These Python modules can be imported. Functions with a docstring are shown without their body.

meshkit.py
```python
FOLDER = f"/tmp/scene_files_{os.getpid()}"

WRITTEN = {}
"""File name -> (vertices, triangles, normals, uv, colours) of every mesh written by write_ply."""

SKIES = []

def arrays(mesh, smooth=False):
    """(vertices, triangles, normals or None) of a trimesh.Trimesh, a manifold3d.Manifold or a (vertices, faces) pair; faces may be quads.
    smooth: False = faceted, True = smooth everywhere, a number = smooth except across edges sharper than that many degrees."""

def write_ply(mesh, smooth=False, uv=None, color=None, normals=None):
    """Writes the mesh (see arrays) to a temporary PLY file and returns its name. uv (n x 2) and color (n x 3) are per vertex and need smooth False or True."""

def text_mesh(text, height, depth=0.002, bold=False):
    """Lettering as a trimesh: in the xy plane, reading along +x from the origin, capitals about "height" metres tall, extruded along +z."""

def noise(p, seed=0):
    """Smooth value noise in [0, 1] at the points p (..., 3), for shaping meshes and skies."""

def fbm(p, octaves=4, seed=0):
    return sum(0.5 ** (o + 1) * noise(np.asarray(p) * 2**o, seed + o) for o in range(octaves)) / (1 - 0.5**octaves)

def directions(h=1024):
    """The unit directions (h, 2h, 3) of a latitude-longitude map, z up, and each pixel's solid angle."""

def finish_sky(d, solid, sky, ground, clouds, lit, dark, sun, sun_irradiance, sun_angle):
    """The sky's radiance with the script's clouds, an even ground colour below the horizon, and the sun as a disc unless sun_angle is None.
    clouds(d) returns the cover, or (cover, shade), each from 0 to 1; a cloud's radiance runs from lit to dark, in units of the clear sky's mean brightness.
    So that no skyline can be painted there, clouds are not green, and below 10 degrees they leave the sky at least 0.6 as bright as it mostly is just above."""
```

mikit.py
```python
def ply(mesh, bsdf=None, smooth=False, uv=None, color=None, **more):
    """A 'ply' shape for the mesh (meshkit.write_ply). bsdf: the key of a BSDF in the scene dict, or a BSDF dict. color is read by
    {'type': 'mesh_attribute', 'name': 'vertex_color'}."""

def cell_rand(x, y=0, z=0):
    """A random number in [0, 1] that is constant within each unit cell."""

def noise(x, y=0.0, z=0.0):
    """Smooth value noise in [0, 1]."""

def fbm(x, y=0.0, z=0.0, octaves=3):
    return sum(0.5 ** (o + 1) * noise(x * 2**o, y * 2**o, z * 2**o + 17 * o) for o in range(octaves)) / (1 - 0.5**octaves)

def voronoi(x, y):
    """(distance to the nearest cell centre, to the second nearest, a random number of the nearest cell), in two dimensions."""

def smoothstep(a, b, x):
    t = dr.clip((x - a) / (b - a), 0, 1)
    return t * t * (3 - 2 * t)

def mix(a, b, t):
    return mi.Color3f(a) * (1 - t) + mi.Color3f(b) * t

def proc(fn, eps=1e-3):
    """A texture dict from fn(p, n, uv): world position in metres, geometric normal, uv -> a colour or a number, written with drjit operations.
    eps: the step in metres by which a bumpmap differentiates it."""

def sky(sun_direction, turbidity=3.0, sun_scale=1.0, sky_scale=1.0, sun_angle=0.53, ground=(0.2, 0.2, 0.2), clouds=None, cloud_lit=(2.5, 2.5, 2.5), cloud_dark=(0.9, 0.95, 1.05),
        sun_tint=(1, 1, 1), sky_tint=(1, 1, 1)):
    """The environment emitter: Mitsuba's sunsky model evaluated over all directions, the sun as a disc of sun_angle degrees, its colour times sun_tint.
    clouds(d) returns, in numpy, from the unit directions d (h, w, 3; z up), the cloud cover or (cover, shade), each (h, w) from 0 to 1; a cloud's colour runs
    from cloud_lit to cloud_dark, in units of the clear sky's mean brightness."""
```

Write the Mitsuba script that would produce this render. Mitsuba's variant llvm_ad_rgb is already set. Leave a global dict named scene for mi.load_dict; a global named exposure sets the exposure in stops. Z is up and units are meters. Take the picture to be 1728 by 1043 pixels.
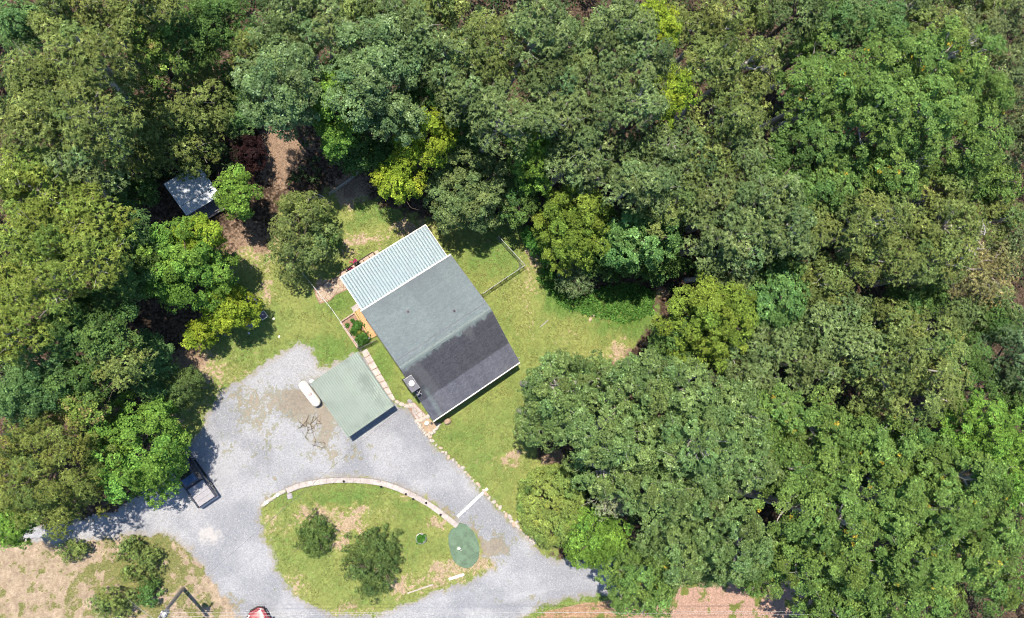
import math
import numpy as np, trimesh, drjit as dr, mitsuba as mi
import shapely
from shapely.geometry import Polygon, LineString, Point, MultiPoint
from shapely.ops import voronoi_diagram
from scipy.spatial import Delaunay
import mikit, meshkit
from mikit import noise, fbm, cell_rand, smoothstep, mix, proc, ply

T = mi.ScalarTransform4f
scene, labels = {}, {}

# ---------------------------------------------------------------- camera, light, exposure
scene['camera'] = {'type': 'perspective', 'fov': 68.4561, 'fov_axis': 'x', 'near_clip': 0.5, 'far_clip': 900.0,
                   'to_world': T([[-0.979161, -0.007775, 0.202939, 0.0], [0.007775, 0.997099, 0.075718, 0.0], [-0.202939, 0.075718, -0.976259, 75.0], [0.0, 0.0, 0.0, 1.0]])}
SUN_ELEV = math.radians(72)
SUN = (-0.64 * math.cos(SUN_ELEV), 0.77 * math.cos(SUN_ELEV), math.sin(SUN_ELEV))
scene['sky'] = mikit.sky(SUN, turbidity=3, sun_tint=(.955, 1.0, 1.06))
exposure = 2.2

# ---------------------------------------------------------------- helpers
class MB:
    """collects shapes into one mesh"""
    def __init__(s): s.v, s.f, s.n = [], [], 0
    def add(s, v, f):
        v, f = np.asarray(v, float), np.asarray(f, int)
        if f.shape[1] == 4: f = np.vstack([f[:, [0, 1, 2]], f[:, [0, 2, 3]]])
        s.v.append(v); s.f.append(f + s.n); s.n += len(v); return s
    def mesh(s): return np.vstack(s.v), np.vstack(s.f)

BOXF = np.array([[0, 2, 3, 1], [4, 5, 7, 6], [0, 1, 5, 4], [2, 6, 7, 3], [0, 4, 6, 2], [1, 3, 7, 5]])
def box(x0, x1, y0, y1, z0, z1):
    v = np.array([[x, y, z] for z in (z0, z1) for y in (y0, y1) for x in (x0, x1)], float)
    return v, BOXF
def hexa(b, t):
    """8 corners: bottom ring b (4), top ring t (4)"""
    v = np.array(list(b) + list(t), float)
    return v, np.array([[3, 2, 1, 0], [4, 5, 6, 7], [0, 1, 5, 4], [1, 2, 6, 5], [2, 3, 7, 6], [3, 0, 4, 7]])
def rbox(x0, x1, y0, y1, z0, z1, r=.03):
    p = []
    for sx, x in ((1, x0), (-1, x1)):
        for sy, y in ((1, y0), (-1, y1)):
            for sz, z in ((1, z0), (-1, z1)):
                p += [(x + sx * r, y + sy * r, z), (x + sx * r, y, z + sz * r), (x, y + sy * r, z + sz * r)]
    return hull(p)
def hull(p):
    m = trimesh.convex.convex_hull(np.asarray(p, float)); return np.array(m.vertices), np.array(m.faces)
def tube(pts, radii, sides=8, cap=True):
    p = np.asarray(pts, float); n = len(p)
    radii = np.broadcast_to(np.asarray(radii, float), (n,))
    t = np.gradient(p, axis=0); t /= np.linalg.norm(t, axis=1, keepdims=True) + 1e-12
    ref = np.array([0, 0, 1.]) if abs(t[:, 2]).mean() < .8 else np.array([1., 0, 0])
    a = np.cross(t, ref); a /= np.linalg.norm(a, axis=1, keepdims=True) + 1e-12; b = np.cross(t, a)
    g = np.arange(sides) * 2 * np.pi / sides
    v = (p[:, None] + radii[:, None, None] * (np.cos(g)[None, :, None] * a[:, None] + np.sin(g)[None, :, None] * b[:, None])).reshape(-1, 3)
    i, j = np.meshgrid(np.arange(n - 1), np.arange(sides), indexing='ij')
    q = np.stack([i * sides + j, i * sides + (j + 1) % sides, (i + 1) * sides + (j + 1) % sides, (i + 1) * sides + j], -1).reshape(-1, 4)
    f = np.vstack([q[:, [0, 2, 1]], q[:, [0, 3, 2]]])
    if cap:
        k = np.arange(1, sides - 1)
        f = np.vstack([f, np.stack([k * 0, k, k + 1], 1), (n - 1) * sides + np.stack([k * 0, k + 1, k], 1)])
    return v, f
def lathe(prof, sides=20, c=(0, 0, 0)):
    prof = np.asarray(prof, float); n = len(prof); g = np.arange(sides) * 2 * np.pi / sides
    v = np.stack([prof[:, :1] * np.cos(g), prof[:, :1] * np.sin(g), np.repeat(prof[:, 1:], sides, 1)], -1).reshape(-1, 3) + np.array(c)
    i, j = np.meshgrid(np.arange(n - 1), np.arange(sides), indexing='ij')
    q = np.stack([i * sides + j, i * sides + (j + 1) % sides, (i + 1) * sides + (j + 1) % sides, (i + 1) * sides + j], -1).reshape(-1, 4)
    return v, q
def prism(poly, z0, z1):
    """polygon (list of points) extruded, sides and both ends"""
    g = poly if isinstance(poly, Polygon) else Polygon(poly)
    m = trimesh.creation.extrude_polygon(g, z1 - z0, engine='earcut'); m.apply_translation([0, 0, z0])
    return np.array(m.vertices), np.array(m.faces)
def place(vf, x, y, rot=0., z=0.):
    v, f = vf; c, s = math.cos(rot), math.sin(rot)
    v = np.asarray(v, float)
    return np.stack([x + c * v[:, 0] - s * v[:, 1], y + s * v[:, 0] + c * v[:, 1], z + v[:, 2]], 1), f
def rock(rx, ry, rz, seed, sub=2):
    m = trimesh.creation.icosphere(subdivisions=sub); v = np.array(m.vertices)
    d = 1 + .55 * (meshkit.fbm(v * 1.4 + seed * 7.3, 3, seed) - .5)
    v = v * d[:, None]
    v = np.sign(v) * np.abs(v) ** .85
    return v * [rx, ry, rz], np.array(m.faces)

used = {}
def unique(name):
    used[name] = used.get(name, -1) + 1
    return name if used[name] == 0 else f"{name}_{used[name]:03d}"
def thing(name, label, cat, group=None, kind=None):
    k = unique(name); labels[k] = {'label': label, 'category': cat}
    if group: labels[k]['group'] = group
    if kind: labels[k]['kind'] = kind
    return k
def struct(name, label, cat=None):
    k = unique(name); labels[k] = {'label': label, 'category': cat or name.replace('_', ' '), 'kind': 'structure'}; return k
def put(key, mesh, mat, smooth=False, **kw):
    if isinstance(mesh, MB): mesh = mesh.mesh()
    scene[key] = ply(mesh, 'mat_' + mat, smooth, **kw); return key
def part(parent, name, mesh, mat, smooth=False, label=None, kind=None, **kw):
    k = put(unique(parent + '__' + name), mesh, mat, smooth, **kw)
    if label or kind:
        labels[k] = {}
        if label: labels[k]['label'] = label
        if kind: labels[k]['kind'] = kind
    return k
# ---------------------------------------------------------------- the plan of the plot (metres; x east, y north)
CLEARING = [(-16.81, -5.42), (-16.09, -3.70), (-13.87, 1.22), (-13.55, 3.44), (-12.60, 8.50), (-11.58, 11.07), (-8.18, 10.86), (-7.15, 15.81), (-2.42, 17.34), (2.18, 16.57), (5.11, 14.75), (13.55, 14.53), (16.66, 15.13), (18.40, 12.08), (20.07, 9.02), (23.24, 7.21), (28.15, 8.52), (31.59, 7.30), (30.17, 3.51), (27.48, 1.02), (21.83, -1.39), (17.29, -4.34), (17.68, -8.51), (19.52, -10.35), (17.22, -12.04), (17.17, -16.72), (20.03, -19.21), (27.52, -22.32), (27.45, -25.74), (-8.41, -24.01), (-30.09, -22.36), (-30.37, -15.03), (-25.17, -15.31), (-21.78, -15.33), (-18.33, -14.88), (-15.94, -9.66)]
DRIVE = [(-5.21, 2.71), (-4.49, 2.20), (-3.70, 1.17), (-3.30, 0.08), (-1.69, 0.59), (-0.24, 1.38), (0.44, 1.73), (2.28, -0.60), (3.89, -3.50), (5.16, -4.11), (6.44, -4.94), (7.03, -6.52), (8.08, -7.99), (9.54, -9.19), (11.02, -10.69), (12.50, -12.43), (13.99, -13.95), (15.18, -15.22), (16.38, -16.45), (17.59, -17.67), (18.68, -18.78), (20.33, -19.46), (22.82, -19.72), (26.30, -19.33), (30.20, -17.99), (34.20, -16.38), (35.49, -17.97), (31.44, -20.95), (28.81, -22.40), (26.54, -23.26), (22.76, -23.35), (18.74, -23.89), (16.31, -25.09), (11.55, -26.37), (-10.48, -24.64), (-10.31, -22.96), (-10.79, -22.24), (-12.00, -20.82), (-13.17, -19.15), (-13.91, -17.78), (-15.28, -16.11), (-16.57, -15.24), (-18.33, -15.15), (-21.78, -15.33), (-25.17, -15.36), (-28.02, -15.31), (-30.37, -15.03), (-33.14, -14.88), (-33.21, -13.36), (-30.42, -13.75), (-25.71, -13.68), (-20.88, -12.55), (-17.45, -10.14), (-15.47, -8.06), (-14.69, -6.35), (-13.99, -5.27), (-13.50, -3.75), (-12.74, -2.66), (-11.71, -1.57), (-10.66, -1.03), (-8.82, 0.35), (-7.21, 1.35)]
ISLAND = [(-8.44, -12.84), (-7.28, -12.06), (-6.21, -11.50), (-4.32, -11.02), (-1.86, -10.67), (0.08, -10.80), (2.33, -11.06), (4.61, -11.83), (6.91, -13.00), (8.95, -14.58), (10.12, -15.55), (11.12, -16.00), (11.94, -17.14), (12.23, -18.64), (13.36, -19.28), (13.47, -19.86), (11.57, -20.72), (9.23, -21.30), (4.65, -22.84), (2.40, -23.51), (-2.01, -23.14), (-4.19, -21.95), (-5.82, -20.48), (-7.02, -18.51), (-7.47, -17.08), (-8.13, -15.41), (-8.53, -13.87)]
# bare or lush patches: x, y, rx, ry, strength (minus: bare soil or thatch, plus: lush)
PATCH = [(26.22, -23.47, 2.95, 0.41, 0.01), (0.59, 12.71, 1.96, 0.83, -1.1), (-0.94, 11.32, 0.80, 1.29, -.9), (5.12, 13.91, 2.37, 0.78, -1.3), (-8.39, 7.42, 0.65, 1.14, -1.2), (-0.98, 16.03, 1.26, 1.54, -1.1),
         (-15.89, -0.97, 2.70, 2.31, -.9), (-14.38, 0.67, 1.78, 1.88, -.8), (-11.04, -0.47, 2.13, 1.23, -.35), (17.90, 12.50, 0.95, 1.24, -1.2), (31.80, 7.50, 1.08, 0.89, -1.3), (24.17, 4.98, 0.78, 0.74, -1.2), (27.11, 2.26, 1.44, 1.37, -.65), (26.68, 0.41, 0.91, 1.24, -.9),
         (15.11, -9.26, 0.85, 0.71, -1.0), (15.96, -8.70, 0.73, 0.59, -.9), (-3.75, -13.76, 1.86, 0.83, -1.15), (-0.72, -14.96, 1.89, 0.84, -1.2), (0.44, -13.62, 0.78, 0.67, -1.3), (-1.47, -16.92, 0.77, 0.66, -1.3), (3.03, -14.08, 1.14, 0.79, -.45), (7.78, -19.35, 1.04, 0.68, -1.2),
         (4.13, -21.19, 0.79, 0.67, -1.4), (17.92, -15.12, 1.11, 3.52, -.8), (19.84, -9.53, 1.12, 0.89, -1.6), (6.63, -20.96, 3.48, 0.79, -.7), (-7.50, 20.47, 1.89, 3.53, -1.1), (-5.86, 22.33, 3.39, 2.37, -.7), (-9.83, 11.97, 3.28, 2.41, -.9), (-0.14, 17.85, 2.31, 1.43, -1.1),
         (-6.06, -14.97, 0.75, 0.44, -.6), (-7.76, -15.16, 0.75, 1.86, -.5), (-5.28, -20.46, 1.08, 1.30, -.7), (-0.37, -22.98, 2.78, 0.55, -.8), (9.82, -19.75, 2.35, 0.91, -.7), (12.76, -19.36, 2.03, 0.92, -.8), (5.87, -12.73, 2.32, 0.46, -.5), (8.54, -15.13, 1.40, 0.51, -1.1), (5.18, -12.25, 1.73, 0.34, -.8),
         (-3.30, -4.51, 1.89, 1.92, -1.0), (-4.43, -2.80, 1.10, 1.92, -.5), (17.22, 7.14, 1.38, 3.37, -.5), (21.58, 3.50, 1.92, 1.35, -.35), (18.18, 9.92, 1.26, 1.85, -.45), (24.75, 1.03, 3.91, 1.23, -.35), (-3.17, 8.07, 1.12, 0.58, -.9), (3.17, -7.22, 5.21, 0.80, -.25), (-17.11, -3.68, 2.05, 1.31, -.9), (-7.41, -13.98, 0.86, 0.44, -.3),
         (25.49, 6.49, 5.41, 2.12, 1.3), (20.07, 9.02, 1.02, 2.73, 1.2), (17.91, 14.24, 1.52, 1.37, 1.0), (0.17, 14.89, 3.83, 1.54, .8), (-1.74, 6.23, 1.70, 1.51, .8), (6.90, 10.01, 10.35, 1.20, .3), (2.27, -0.02, 1.03, 2.67, .35), (9.84, -6.53, 2.38, 1.75, .5), (-2.26, 1.73, 1.91, 1.15, .6), (-0.74, -12.17, 3.36, 0.78, .45), (5.76, -13.75, 2.55, 0.80, .45), (28.07, 4.44, 3.05, 1.63, .8), (14.15, 11.37, 2.48, 1.84, .4),
         (25.59, -23.54, 2.55, 0.41, .7), (-18.53, -16.72, 2.52, 1.05, .3), (-16.24, -18.17, 1.52, 0.74, .2)]
WEEDS = [(-4.43, -2.68, 2.21, 1.02, .7), (-4.96, -3.91, 1.43, 1.46, .8), (-2.86, -4.80, 1.33, 1.47, 1.0), (-7.14, -3.31, 2.18, 1.35, .5), (-0.49, -8.53, 3.38, 1.02, .55), (-3.00, -7.05, 1.66, 1.35, .6), (-7.47, -10.30, 0.32, 0.28, 1.2), (-8.08, -11.87, 0.64, 0.77, .7), (-8.68, -7.72, 3.23, 2.77, .28), (-9.56, -3.27, 2.69, 2.23, .25),
         (12.77, -18.22, 2.40, 1.15, .95), (14.57, -16.87, 1.81, 2.32, .35), (9.24, -14.48, 0.70, 0.57, .7), (-10.28, -21.74, 1.36, 0.96, .7), (17.53, -23.40, 3.68, 0.58, .45), (-2.23, -1.12, 2.47, 1.26, .5), (11.59, -15.86, 0.71, 1.73, .75), (-9.80, -4.65, 2.14, 3.33, .2), (-11.70, -2.13, 2.12, 1.11, .3)]
STRAW = [(-31.35, -13.70), (-28.05, -14.64), (-24.71, -14.71), (-21.80, -14.60), (-18.10, -14.26), (-16.03, -14.47), (-14.48, -15.51), (-13.00, -17.41), (-12.25, -18.84), (-11.08, -20.51), (-9.69, -22.63), (-9.43, -25.26), (-30.96, -23.54)]
CLAY = [(10.96, -26.89), (15.83, -24.82), (19.05, -23.45), (22.77, -23.00), (26.55, -22.90), (29.14, -21.83), (33.41, -21.19), (38.75, -21.82), (45.61, -23.18), (52.00, -23.90), (59.31, -25.33), (58.97, -31.67)]

def sdf(poly, x, y):
    """signed distance in drjit, negative inside"""
    d, s = mi.Float(1e9), mi.Float(1)
    n = len(poly)
    for i in range(n):
        (ax, ay), (bx, by) = poly[i], poly[i - 1]
        ex, ey = bx - ax, by - ay
        wx, wy = x - ax, y - ay
        t = dr.clip((wx * ex + wy * ey) / (ex * ex + ey * ey + 1e-9), 0, 1)
        d = dr.minimum(d, dr.square(wx - ex * t) + dr.square(wy - ey * t))
        c1, c2, c3 = y >= ay, y < by, ex * wy > ey * wx
        s = dr.select((c1 & c2 & c3) | (~c1 & ~c2 & ~c3), -s, s)
    return s * dr.sqrt(d)
def patches(lst, x, y, amp=.5):
    a = mi.Float(0)
    wx = x + (noise(x * 1.7, y * 1.7, 5) - .5) * 1.2; wy = y + (noise(x * 1.7, y * 1.7, 9) - .5) * 1.2
    for px, py, rx, ry, s in lst:
        a += s * dr.exp(-dr.square((wx - px) / rx) - dr.square((wy - py) / ry))
    return a

def ground_colour(x, y):
    n1 = fbm(x * .22, y * .22, 1, 3); n2 = fbm(x * 1.3, y * 1.3, 2, 4); n3 = fbm(x * 5.5, y * 5.5, 3, 2); n4 = noise(x * 14, y * 14, 4)
    v = patches(PATCH, x, y)
    lush = smoothstep(.25, .8, n1 * .45 + n2 * .35 + n3 * .2 + v * .45)
    c = mix((.232, .265, .086), (.128, .208, .056), lush)
    c = mix(c, (.08, .16, .03), smoothstep(.6, 1.3, v) * .8)
    c = c * (.50 + .62 * n3 + .38 * n4)
    soil = mix((.29, .222, .15), (.46, .365, .265), n3) * (.75 + .5 * n4)
    c = mix(c, soil, smoothstep(.40, .95, -v + (n2 - .5) * .7 + (n3 - .5) * .8 + (noise(x * 7.5, y * 7.5, 13) - .5) * .9))
    flecks = smoothstep(.8, .86, noise(x * 4.2, y * 4.2, 11)) * smoothstep(.45, .7, n1)
    c = mix(c, (.36, .28, .17), flecks * .4)
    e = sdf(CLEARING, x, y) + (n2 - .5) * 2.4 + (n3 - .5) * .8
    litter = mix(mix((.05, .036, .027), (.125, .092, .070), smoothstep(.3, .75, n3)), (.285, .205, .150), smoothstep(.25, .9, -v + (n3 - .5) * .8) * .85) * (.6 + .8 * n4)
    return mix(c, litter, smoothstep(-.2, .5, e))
def straw_colour(x, y):
    n2 = fbm(x * 1.3, y * 1.3, 2, 4); n3 = fbm(x * 5.5, y * 5.5, 3, 2); n4 = noise(x * 13, y * 13, 4)
    row = noise(x * 4.5 + (n2 - .5) * 2, y * 2.2, 8)
    c = mix((.27, .212, .15), (.45, .365, .28), n3) * (.68 + .35 * n4 + .3 * row)
    g = smoothstep(.42, .62, n2 + (n3 - .5) * .5 + .06 * smoothstep(-22, -17, x) + .36 * dr.exp(-dr.square((x + 19.) / 4.2) - dr.square((y + 18.5) / 4.5)) - .12)
    return mix(c, mix((.13, .165, .055), (.22, .205, .09), n3) * (.7 + .6 * n4), g)
def clay_colour(x, y):
    n2 = fbm(x * 1.1, y * 1.1, 2, 4); n3 = fbm(x * 5.5, y * 5.5, 3, 2); n4 = noise(x * 13, y * 13, 4)
    c = mix((.31, .19, .12), (.43, .30, .205), n3)
    c = mix(c, mix((.36, .235, .185), (.45, .31, .245), n3), smoothstep(24, 30, x + (n2 - .5) * 6) * smoothstep(-21.2, -22.4, y - .09 * (x - 20) + (n2 - .5)))
    c = c * (.72 + .5 * n4)
    return mix(c, (.15, .18, .05), smoothstep(.56, .66, n2))
def gravel_colour(x, y):
    n1 = fbm(x * .35, y * .35, 21, 3); n3 = fbm(x * 6, y * 6, 23, 2)
    g = cell_rand(dr.floor(x * 13 + n3), dr.floor(y * 13 + n3), 4); g2 = noise(x * 9, y * 9, 7)
    c = mix((.275, .292, .330), (.360, .376, .410), smoothstep(.3, .7, n1))
    c = c * (.78 + .22 * g + .20 * g2)
    return mix(c, (.5, .49, .48), smoothstep(.93, .97, g) * .4)
def gravel_tex(p, n, uv):
    x, y = p.x, p.y
    n2 = fbm(x * 1.6, y * 1.6, 31, 3); n3 = fbm(x * 6, y * 6, 33, 2)
    e = dr.maximum(sdf(DRIVE, x, y), -sdf(ISLAND, x, y))
    e = e + (n2 - .5) * .9 + (n3 - .5) * .5
    c = gravel_colour(x, y)
    # tyre-worn tracks of fine stone on the road and a spill of white stone
    road = smoothstep(-16.5, -18.5, y) * smoothstep(6, 9, x)
    c = c * (1 + .07 * road * (noise(x * .12 + 3, (y + 22 - x * .16) * 1.5, 6) - .35) * 2)
    wx, wy = x + 13.2, y + 15.45
    c = mix(c, (.62, .59, .55), smoothstep(1.25, .35, dr.sqrt(wx * wx + wy * wy * 1.25) + (n2 - .5) * 1.8 + (n3 - .5) * .8) * .42)
    w = patches(WEEDS, x, y) + (n2 - .5) * .9 + (n3 - .5) * .9
    weed = mix(mix((.25, .21, .10), (.13, .17, .06), n2), (.25, .20, .12), smoothstep(.55, .9, w)) * (.7 + .6 * n3)
    c = mix(c, weed, smoothstep(.36, .75, w) * .62)
    verge = smoothstep(-.25, .12, e)
    c = mix(c, mix((.34, .27, .20), (.24, .21, .10), n3), smoothstep(-.7, -.1, e) * .4)
    return mix(c, mix(straw_colour(x, y), ground_colour(x, y), smoothstep(-.3, .2, sdf(STRAW, x, y))), verge)

def diffuse(tex): return {'type': 'diffuse', 'reflectance': tex}
def rgb(*c): return {'type': 'rgb', 'value': list(c)}
def two(b): return {'type': 'twosided', 'bsdf': b}
def bumped(b, fn, scale, eps=5e-3): return {'type': 'bumpmap', 'tex': proc(fn, eps), 'bsdf': b, 'scale': scale}
def rough(c, r=.6, **k): return {'type': 'principled', 'base_color': c if isinstance(c, dict) else rgb(*c), 'roughness': r, **k}
def lawn_bump(p, n, uv): return fbm(p.x * 4, p.y * 4, 0, 3) + .5 * noise(p.x * 17, p.y * 17)
def gravel_bump(p, n, uv): return noise(p.x * 12, p.y * 12) * .6 + noise(p.x * 25, p.y * 25) * .4
def tone(c, amp=.3, f=3., f2=20.):
    def fn(p, n, uv): return mi.Color3f(*c) * (1 - amp * .6 + amp * fbm(p.x * f, p.y * f, p.z * f, 3) + amp * .3 * noise(p.x * f2, p.y * f2, p.z * f2))
    return proc(fn)
M = {
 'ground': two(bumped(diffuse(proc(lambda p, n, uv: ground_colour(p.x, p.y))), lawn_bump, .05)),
 'gravel': two(bumped(diffuse(proc(gravel_tex)), gravel_bump, .03)),
 'straw': two(bumped(diffuse(proc(lambda p, n, uv: mix(straw_colour(p.x, p.y), ground_colour(p.x, p.y), smoothstep(-.5, -.05, sdf(STRAW, p.x, p.y) + (fbm(p.x * 2, p.y * 2, 3) - .5) * .8)))), lawn_bump, .05)),
 'clay': two(bumped(diffuse(proc(lambda p, n, uv: mix(clay_colour(p.x, p.y), ground_colour(p.x, p.y), smoothstep(-.5, -.05, sdf(CLAY, p.x, p.y) + (fbm(p.x * 2, p.y * 2, 3) - .5) * .8)))), lawn_bump, .05)),
 'leaf': {'type': 'principledthin', 'base_color': {'type': 'mesh_attribute', 'name': 'vertex_color'}, 'roughness': .55, 'diff_trans': .55, 'spec_trans': 0., 'eta': 1.35},
 'bark': two(diffuse(tone((.15, .12, .10), .5, 3))),
 'palebark': two(diffuse(tone((.42, .40, .37), .4, 3))),
 'deadwood': two(diffuse(tone((.52, .50, .49), .35, 4))),
 'twig': two(diffuse(tone((.11, .085, .065), .4, 6))),
 'white': two(rough((.78, .77, .75), .4)),
 'trim': two(rough((.66, .63, .62), .5)),
 'darkmetal': two(rough((.04, .042, .05), .4)),
 'slate': two(rough(tone((.115, .12, .15), .2, 4), .55)),
 'galv': two(rough((.40, .415, .44), .45, metallic=.4)), 'blueglass': two(rough((.02, .075, .19), .08, specular=.8, clearcoat=.8)),
 'siding': two(rough(tone((.30, .27, .23), .25, 2), .7)),
 'window': two(rough((.03, .035, .045), .08, specular=.6)),
 'timber': two(diffuse(tone((.46, .36, .30), .35, 5))),
 'orangewood': two(diffuse(tone((.55, .36, .19), .3, 6))),
 'darkwood': two(diffuse(tone((.085, .062, .06), .4, 6))),
 'greywood': two(diffuse(tone((.22, .21, .24), .4, 5))),
 'soil': two(diffuse(tone((.30, .20, .155), .5, 6))),
 'stone': two(diffuse(tone((.47, .38, .30), .6, 4))),
 'whitestone': two(diffuse(tone((.47, .43, .385), .6, 5))),
 'flag': two(diffuse(tone((.41, .34, .27), .45, 3))),
 'boulder': two(diffuse(tone((.38, .29, .21), .5, 5))),
 'greystone': two(diffuse(tone((.34, .33, .35), .6, 9))),
 'ash': two(diffuse(tone((.09, .09, .10), .8, 6))),
 'concrete': two(diffuse(tone((.45, .415, .40), .7, 2.2, 14))),
 'turf': two(diffuse(tone((.135, .205, .145), .8, 3, 14))),
 'polewood': two(diffuse(tone((.34, .31, .28), .4, 5))),
 'wire': two(rough((.45, .45, .45), .5)), 'darkwire': two(rough((.10, .10, .11), .5)),
 'paint': two(rough((.04, .05, .075), .18, metallic=.3, clearcoat=1.0, clearcoat_gloss=.95)),
 'glass': two(rough((.012, .014, .018), .05, specular=.7, clearcoat=.6)),
 'tonneau': two(rough((.30, .30, .335), .5)),
 'tyre': two(rough((.02, .02, .021), .8)),
 'chrome': two(rough((.6, .6, .6), .25, metallic=.9)),
 'redlamp': two(rough((.35, .01, .015), .2, clearcoat=.8)),
 'redpaint': two(rough((.17, .005, .02), .35, metallic=.2, clearcoat=.4, clearcoat_gloss=.8)),
 'pink': two(rough((.62, .08, .20), .5)),
 'rust': two(diffuse(tone((.50, .24, .13), .4, 6))),
 'black': two(rough((.02, .02, .02), .5)),
 'dullred': two(rough((.62, .40, .40), .5)),
 'chairmesh': two(rough((.22, .20, .25), .6)),
}
scene.update({'mat_' + k: b for k, b in M.items()})

# ---------------------------------------------------------------- ground, road, verges
def axis(lo, hi, step, far):
    a = np.arange(lo, hi + step, step); o = np.geomspace(3, far, 12)
    return np.concatenate([lo - o[::-1], a, hi + o])
gx, gy = axis(-42, 92, 1., 320), axis(-40, 58, 1., 320)
X, Y = np.meshgrid(gx, gy); gz = 0 * X
inside = (meshkit.fbm(np.stack([X * .07, Y * .07, X * 0], -1), 3, 4) - .5)
clear = shapely.distance(Polygon(CLEARING).union(Polygon(DRIVE)).union(Polygon(STRAW)).union(Polygon(CLAY)).buffer(1.5), shapely.points(X.ravel(), Y.ravel())).reshape(X.shape)
gz = inside * np.clip(clear / 6, 0, 1) * 1.0
def ground_z(x, y): return 0.0
i, j = np.meshgrid(np.arange(len(gy) - 1), np.arange(len(gx) - 1), indexing='ij'); w = len(gx)
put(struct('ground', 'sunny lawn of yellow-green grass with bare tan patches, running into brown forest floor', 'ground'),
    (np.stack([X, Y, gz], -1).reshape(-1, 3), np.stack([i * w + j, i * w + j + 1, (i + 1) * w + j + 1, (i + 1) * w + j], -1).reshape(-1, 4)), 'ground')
def sheet(poly, z, step=1.0):
    out = MB()
    for g in getattr(poly, 'geoms', [poly]):
        v, f = trimesh.creation.triangulate_polygon(g.segmentize(step), engine='earcut')
        out.add(np.column_stack([v, np.full(len(v), z)]), f)
    return out
drive = Polygon(DRIVE).buffer(0)
island = Polygon(ISLAND).buffer(0)
put(struct('gravel_driveway', 'pale blue-grey gravel driveway looping round the island lawn and joining the road', 'driveway'), sheet(drive.buffer(.55).difference(island.buffer(-.55)), .012), 'gravel')
put(struct('straw_field', 'dry straw coloured field with scrubby grass at the lower left below the lane', 'field'), sheet(Polygon(STRAW).buffer(0), .004), 'straw')
put(struct('clay_bank', 'orange and pinkish bare clay strip below the road at the bottom edge', 'bare earth'), sheet(Polygon(CLAY).buffer(0), .004), 'clay')

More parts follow.
